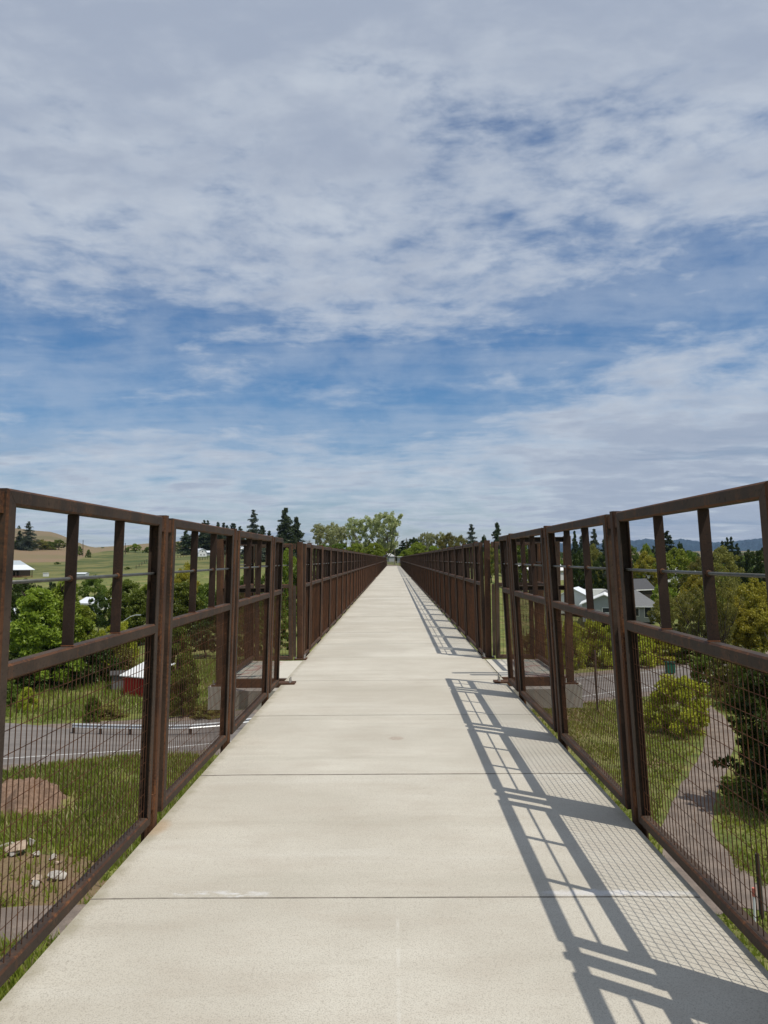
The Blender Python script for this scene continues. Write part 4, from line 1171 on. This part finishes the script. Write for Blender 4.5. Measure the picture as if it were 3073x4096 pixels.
for x_, z_ in ((-.95, 1.7), (.95, 1.7), (0, 3.7)):
    f = MB(); f.box(x_-.3, x_+.3, -4.06, -4.003, z_-.35, z_+.35); fo = f.build('window', M_glass, wb)
mb = MB(); mb.box(-.15, .15, -.3, .3, 5.3, 5.8); mb.build('cupola', M_white, wb)
house('small pale shed right of the white barn', 'shed', gpz(828, 2222, 455), .3, 5.5, 4, 1.8, .9, M_greyw, M_metal, name='shed', trim=False)
house('pale farmhouse seen between bars beside the left bay post', 'house', gpz(985, 2214, 420), .25, 9, 6, 2.6, 1.6, M_wboard, M_metal, [('f', -2, 1, 1, 1), ('f', 1.5, 1, 1, 1)])
house('small pale farmhouse right of the first one between the bay bars', 'house', gpz(1028, 2212, 430), -.2, 6, 5, 2.4, 1.4, M_wboard, M_shing, [('f', 0, 1, 1, 1)])
# mobile home and silver roofed house on the left
house('white mobile home partly hidden by the maple at far left', 'house', gpz(50, 2528, 106), math.radians(8), 9, 4, 2.7, .8, M_wboard, M_metal, [('f', 1.2, 1.0, .9, 1.1)], ('f', 2.9, .9, 2.0), name='mobile_home')
house('small house with silver roof glimpsed among the left trees', 'house', gpz(392, 2452, 140), math.radians(-25), 5, 4, 1.9, .8, M_wboard, M_rroof, [('f', .5, .7, .8, .8)], over=.4)
# red shed
p = on_plane(522, 2785, GZ)
rs_ = tag(empty('shed', (p.x+1.05, p.y+.7, GZ), math.radians(-28)), 'small red shed with white sloping roof beyond the road', 'shed')
mb = MB(); mb.hull8([(-1.6, -1.0, 0), (1.6, -1.0, 0), (1.6, 1.6, 0), (-1.6, 1.6, 0), (-1.6, -1.0, 1.75), (1.6, -1.0, 1.75), (1.6, 1.6, 2.5), (-1.6, 1.6, 2.5)]); mb.build('wall', M_rwall, rs_)
mb = MB(); mb.hull8([(-1.85, -1.3, 1.70), (1.85, -1.3, 1.70), (1.85, 1.9, 2.62), (-1.85, 1.9, 2.62), (-1.85, -1.3, 1.78), (1.85, -1.3, 1.78), (1.85, 1.9, 2.70), (-1.85, 1.9, 2.70)]); mb.build('roof', M_white, rs_)
mb = MB(); mb.box(-.4, .5, -1.05, -1.003, .05, 1.6); mb.build('door', flat('red_door', (.30, .012, .01)), rs_)
p = on_plane(492, 2768, GZ)
gs = tag(empty('shed', (p.x, p.y+1.5, GZ), math.radians(20)), 'low grey shed in the shade left of the red shed', 'shed')
mb = MB(); mb.box(-1.5, 1.3, -1.2, 1.2, 0, 1.5); mb.build('wall', flat('old_grey_boards', (.15, .145, .14)), gs)
mb = MB(); mb.box(-1.7, 1.5, -1.4, 1.4, 1.502, 1.6); mb.build('roof', flat('old_roof', (.07, .065, .06)), gs)
# grey house on the right
p = gpz(2560, 2500, 138)
gh = house('grey sided house with a hipped shingle roof and white trimmed windows', 'house', (p.x-2.4, 141, GZ+.5), math.radians(-16), 11.5, 8.5, 3.0, 2.3, M_sid, M_shing,
      [('f', -2.4, 1.3, .55, 1.0), ('f', .1, 1.0, 1.1, 1.5), ('f', 2.4, 1.1, 1.1, 1.3), ('f', 4.5, .9, 1.1, 1.7), ('l', 0, 1.5, 1.5, .8)], name='house', hip=3.6, over=.55)
house('white walled shed with pale blue metal roof left of the grey house', 'shed', gpz(2305, 2450, 150), math.radians(68), 7, 5, 3.4, 1.3, M_wboard, M_rroof, name='shed', trim=False)
house('grey gabled wing with bright white roof beside the shed', 'house', gpz(2420, 2480, 132), math.radians(74), 9, 7.0, 2.9, 1.5, M_sid, M_white, [('l', -.4, 1.6, 1.3, .7)], name='house', over=.4)
house('dark roofed building behind the grey house', 'house', gpz(2545, 2400, 175), math.radians(30), 6, 5, 2.6, 2.0, M_dark, flat('dark_roof', (.07, .07, .075)), name='house')
house('white building mostly hidden by trees behind the twiggy trees', 'building', gpz(2700, 2340, 250), math.radians(10), 16, 8, 3.6, 2.4, M_wboard, M_white, name='building')
house('white roofed building far among the trees right of the lookout bay', 'building', gpz(2150, 2320, 240), math.radians(10), 14, 8, 3, 2, M_wboard, M_white, name='building')
house('tan building glimpsed behind the second right bar', 'building', gpz(2790, 2440, 150), math.radians(5), 6, 4, 2.2, .4, flat('tan_wall', (.42, .34, .22)), flat('tan_roof', (.36, .30, .2)), name='building')
house('small grey house beyond the gate at the bridge end', 'house', gpz(1552, 2248, 300), math.radians(62), 4.5, 3.6, 2.2, 1.0, M_greyw, flat('pale_roof', (.38, .38, .37)), [('l', 0, .6, .9, 1.2)], name='house', over=.3, trim=False)
# truck near the white shed
p = gpz(2395, 2398, 165)
tk = tag(empty('truck', (p.x, 165, p.z-1.2), .2), 'white box truck parked under the dark trees', 'truck')
mb = MB(); mb.box(-3.2, 1.2, -1.1, 1.1, .9, 3.4); mb.build('cargo_box', M_white, tk)
mb = MB(); mb.hull8([(1.25, -1, .5), (3.1, -1, .5), (3.1, 1, .5), (1.25, 1, .5), (1.25, -.95, 2.4), (2.5, -.95, 2.4), (2.5, .95, 2.4), (1.25, .95, 2.4)]); mb.build('cab', M_greyw, tk)
for x_ in (-2.2, 2.3):
    for y_ in (-1.12, .88):
        mb = MB(); mb.cyl((x_, y_, .45), (x_, y_+.24, .45), .45, None, 14); mb.build('wheel', M_dark, tk)

# rock pile among the trees
def rock_mesh(name, seed, sc, mt):
    r_ = np.random.default_rng(seed)
    import bmesh
    bm = bmesh.new(); pts = r_.normal(size=(16, 3)); pts /= np.linalg.norm(pts, axis=1)[:, None]
    for q in pts*np.array(sc)*(.75+.3*r_.random((16, 1))): bm.verts.new(q)
    bmesh.ops.convex_hull(bm, input=bm.verts); me = bpy.data.meshes.new(name); bm.to_mesh(me); bm.free(); me.materials.append(mt)
    return me
def rockmat(name, c):
    m, gg, b, oc, t = mat(name, .9)
    n = gg.noise(oc, 5, 5, .65); gg.link(gg.mix(gg.ramp(n, .3, .7), tuple(x*.6 for x in c), c), b.inputs['Base Color']); bump(gg, b, n, .04, .7)
    return m
R_pale = rockmat('pale_rock', (.50, .46, .40)); R_tan = rockmat('tan_rock', (.46, .35, .25))
Vs = MB()
for k in range(90):
    p = gpz(2545+random.gauss(0, 22), 2346, 215+random.uniform(-4, 4)); s_ = random.uniform(.5, 1.1)
    c = Vector((p.x, p.y, tz(p.x, p.y)+random.uniform(0, 2.6)*max(0, 1-abs(p.x-gpz(2545, 2346, 215).x)/5)))
    i0 = len(Vs.v); 
    q = [Vector((random.uniform(.6, 1)*sx_, random.uniform(.6, 1)*sy_, random.uniform(.5, 1)*sz_))*s_*.6+c for sz_ in (-1, 1) for sx_, sy_ in ((-1, -1), (1, -1), (1, 1), (-1, 1))]
    Vs.hull8(q)
rp = Vs.build('rubble', R_pale); tag(rp, kind='stuff')
# rocks on the dirt by the near left path
rocks = [(72, 3385, (.62, .52, .10), R_tan, 'flat tan slab propped on smaller stones by the path', .30),
         (65, 3412, (.30, .22, .12), R_pale, 'pale stone under the flat tan slab', .1),
         (38, 3380, (.26, .2, .14), R_pale, 'white stone at the left end of the flat slab', .12),
         (126, 3366, (.24, .18, .16), R_pale, 'white stone behind the right corner of the flat slab', .2),
         (14, 3386, (.16, .14, .12), R_pale, 'small white stone at the far left of the stones', .1),
         (145, 3415, (.18, .30, .12), R_pale, 'narrow pale stone right of the flat slab', .1),
         (212, 3427, (.22, .16, .12), R_pale, 'rounded pale stone in the grass edge', .1),
         (225, 3450, (.36, .16, .10), R_tan, 'low greyish stone below the rounded pale one', .06),
         (232, 3502, (.46, .34, .18), R_pale, 'long white angular rock, right one of the lowest three', .15),
         (150, 3515, (.28, .28, .16), R_tan, 'cream rock touching the small white one', .14),
         (141, 3537, (.20, .18, .16), R_pale, 'small bright white rock closest to the path', .12),
         (158, 3255, (.34, .12, .08), R_tan, 'flat stones at the foot of the dirt mound', .06)]
for i, (sx, sy, sc, mt, lab, dz_) in enumerate(rocks):
    q = on_plane(sx, sy, GZ+dz_)
    o = newobj('rock', rock_mesh('rock', 100+i, sc, mt), None, q); o.rotation_euler = (0, 0, random.random()*3)
    if i == 0: o.rotation_euler = (.12, -.15, .5)
    tag(o, lab, 'rock', 'rocks on the dirt beside the near left path')
# dirt mound
q = on_plane(60, 3218, GZ)
n_ = 110; V = []; 
for i in range(n_):
    for j in range(n_):
        u, v = i/(n_-1)*2-1, j/(n_-1)*2-1
        th0 = math.atan2(v, u); rr_ = math.hypot(u, v)*(1.12+.14*math.sin(3*th0+1)+.09*math.sin(7*th0)+.05*math.sin(13*th0+2)); h_ = max(0, 1-rr_**2)**1.1
        nz_ = .13*math.sin(u*9+2*v)*math.sin(v*8-u)+.07*math.sin(u*21)*math.sin(v*19+1)+.05*random.uniform(-1, 1)
        V.append((u*2.9+.5*nz_, v*1.9+.3*nz_, .95*min(1, h_*1.6)*(1+nz_*1.6)-.05))
ii = np.arange(n_*n_).reshape(n_, n_); F_ = np.stack([ii[:-1, :-1], ii[1:, :-1], ii[1:, 1:], ii[:-1, 1:]], -1).reshape(-1, 4)
md = newobj('dirt_mound', np_mesh('dirt_mound', np.array(V), F_, rockmat('loose_dirt', (.27, .175, .12)), True), None, q)
tag(md, 'heap of loose brown dirt in the grass near the road', 'mound')
# guard rail beyond the road
gr_pts = [on_plane(sx, sy, GZ) for sx, sy in ((292, 2935), (400, 2939), (520, 2941), (640, 2943), (760, 2940), (900, 2929), (1050, 2905))]
M_galv = flat('guard_rail_steel', (.55, .56, .56), .4, .08, 4, .4)
ga_ = tag(empty('guard_rail', gr_pts[0]), 'galvanised guard rail along the far edge of the left road', 'guard rail')
mb = MB(); rings = []
for i, p in enumerate(gr_pts):
    d = (gr_pts[min(i+1, len(gr_pts)-1)]-gr_pts[max(i-1, 0)]).normalized(); nn = Vector((d.y, -d.x, 0))
    rings.append([p-gr_pts[0]+nn*a_+Vector((0, 0, z_)) for a_, z_ in ((0, .40), (.08, .46), (.0, .56), (.08, .66), (0, .72), (-.02, .72), (.06, .66), (-.02, .56), (.06, .46), (-.02, .40))])
mb.loft(rings); mb.build('beam', M_galv, ga_)
tot = 0
for i in range(len(gr_pts)-1):
    L_ = (gr_pts[i+1]-gr_pts[i]).length; k = max(1, int(L_/1.9))
    for j in range(k):
        p = gr_pts[i].lerp(gr_pts[i+1], j/k)-gr_pts[0]
        mb = MB(); mb.box(p.x-.07, p.x+.07, p.y+.03, p.y+.20, -.1, .70); mb.build('post', M_bark, ga_)
# utility poles
def upole(sx, sytop, Y, label, arm=True, base=None):
    p = at(sx, sytop, Y); zb = tz(p.x, Y)
    e = tag(empty('utility_pole', (p.x, Y, zb)), label, 'utility pole', 'utility poles'); h_ = p.z-zb
    mb = MB(); mb.cyl((0, 0, -.3), (0, 0, h_), .20*Y/300*.8, .14*Y/300*.8, 7); mb.build('pole', M_bark, e)
    if arm: mb = MB(); mb.box(-1.1, 1.1, -.08, .08, h_-.9, h_-.7); mb.build('crossarm', M_bark, e)
upole(1626, 2152, 300, 'utility pole with crossarm beyond the bridge end')
upole(333, 2160, 520, 'thin pole right of the first bar on the left slope', False)
upole(298, 2152, 540, 'thin pole beside the first bar on the left slope', False)
upole(502, 2172, 560, 'thin pole left of the round tree under the brown hill', False)
# hillside fence
for (s0, s1, n_, lab) in (((545, 2266, 330), (596, 2246, 400), 6, 'wire fence with dark posts climbing the green slope left of the first post'),
                          ((700, 2224, 420), (745, 2214, 455), 5, 'wire fence with dark posts below the conifers near the white barn'),
                          ((800, 2262, 380), (840, 2248, 400), 5, 'wire fence with dark posts below the white barn')):
    A_ = gp(*s0); B_ = gp(*s1)
    e = tag(empty('farm_fence', A_), lab, 'fence')
    for k in range(n_):
        q = A_.lerp(B_, k/(n_-1)); z_ = tz(q.x, q.y)-A_.z
        mb = MB(); mb.cyl((q.x-A_.x, q.y-A_.y, z_-.2), (q.x-A_.x, q.y-A_.y, z_+1.5), .13, None, 5); mb.build('post', M_bark, e)
    mb = MB()
    for dz_ in (.6, 1.2): mb.cyl((0, 0, tz(A_.x, A_.y)-A_.z+dz_), (B_.x-A_.x, B_.y-A_.y, tz(B_.x, B_.y)-A_.z+dz_), .02, None, 4)
    mb.build('wire', M_bark, e)
# street lamp on the left
p = at(554, 2460, 95); zb = tz(p.x, 95)
e = tag(empty('street_lamp', (p.x-2.2, 95, zb)), 'thin grey street lamp arm among the trees left of the first post', 'street lamp')
h_ = p.z-zb
mb = MB(); mb.cyl((0, 0, 0), (0, 0, h_-1.0), .07, .06, 8); mb.cyl((0, 0, h_-1.0), (1.2, 0, h_-.2), .05, .05, 8); mb.cyl((1.2, 0, h_-.2), (1.9, 0, h_), .05, .05, 8); mb.build('pole', M_galv, e)
mb = MB(); mb.box(1.85, 2.5, -.12, .12, h_-.05, h_+.06); mb.build('lamp_head', M_galv, e)
# things beside the right path
p = on_plane(2391, 2842, GZ); q = at(2378, 2600, p.y)
o = MB(); o.cyl((0, 0, -.2), (-.12, 0, q.z-GZ), .09, .08, 8)
tag(o.build('wooden_post', M_bark, None, (p.x, p.y, GZ)), 'tall thin leaning post on the dry grass beside the right road', 'post')
p = on_plane(3050, 3675, GZ)
o = MB(); o.cyl((0, 0, -.2), (-.10, 0, 2.1), .085, .075, 8)
tag(o.build('wooden_post', M_dark, None, (p.x, p.y, GZ)), 'weathered wooden post at the edge of the gravel track', 'post')
p = on_plane(3022, 3735, GZ)
e = tag(empty('marker_stake', p), 'small red and white marker stake in the grass by the path', 'stake')
o = MB(); o.cyl((0, 0, 0), (0, 0, 1.15), .035, None, 6); o.build('stake', M_white, e)
o = MB(); o.cyl((0, 0, 1.16), (0, 0, 1.42), .055, .06, 6); o.build('cap', flat('faded_red', (.55, .16, .12)), e)
p = on_plane(2682, 2695, GZ)
e = tag(empty('litter_bin', p), 'dark green bin standing where the path meets the hedge', 'bin')
o = MB(); o.box(-.4, .4, -.35, .35, .1, 1.1); o.build('body', flat('bin_green', (.012, .09, .05)), e)
o = MB(); o.box(-.45, .45, -.4, .4, 1.102, 1.22); o.build('lid', flat('bin_lid', (.01, .05, .03)), e)
# kiosk roof by the gate
p = at(1600, 2226, 186)
e = tag(empty('notice_board', (p.x, 186, tz(p.x, 186))), 'small white topped notice board right of the gate at the bridge end', 'sign')
h_ = p.z-tz(p.x, 186)
o = MB(); o.box(-.8, .8, -.3, .3, h_-.12, h_); o.build('roof', M_white, e)
o = MB(); o.box(-.65, -.55, -.05, .05, -.2, h_-.121); o.box(.55, .65, -.05, .05, -.2, h_-.121); o.box(-.549, .549, -.03, .03, 1.0, h_-.3); o.build('board', M_greyw, e)

# ------------------------------------------------------------------ air
HZ = 3.5e-5
mb = MB(); mb.box(-11000, 11000, -9300, 9900, -300, 420)
m = bpy.data.materials.new('haze_air'); m.use_nodes = True; t = m.node_tree; t.nodes.clear(); gg = G(t)
v = gg.n('ShaderNodeVolumePrincipled'); v.inputs['Color'].default_value = (.50, .70, 1.0, 1); v.inputs['Density'].default_value = HZ; v.inputs['Anisotropy'].default_value = .2
o = gg.n('ShaderNodeOutputMaterial'); gg.link(v.outputs[0], o.inputs['Volume'])
m.cycles.homogeneous_volume = True
tag(mb.build('haze', m), kind='stuff')
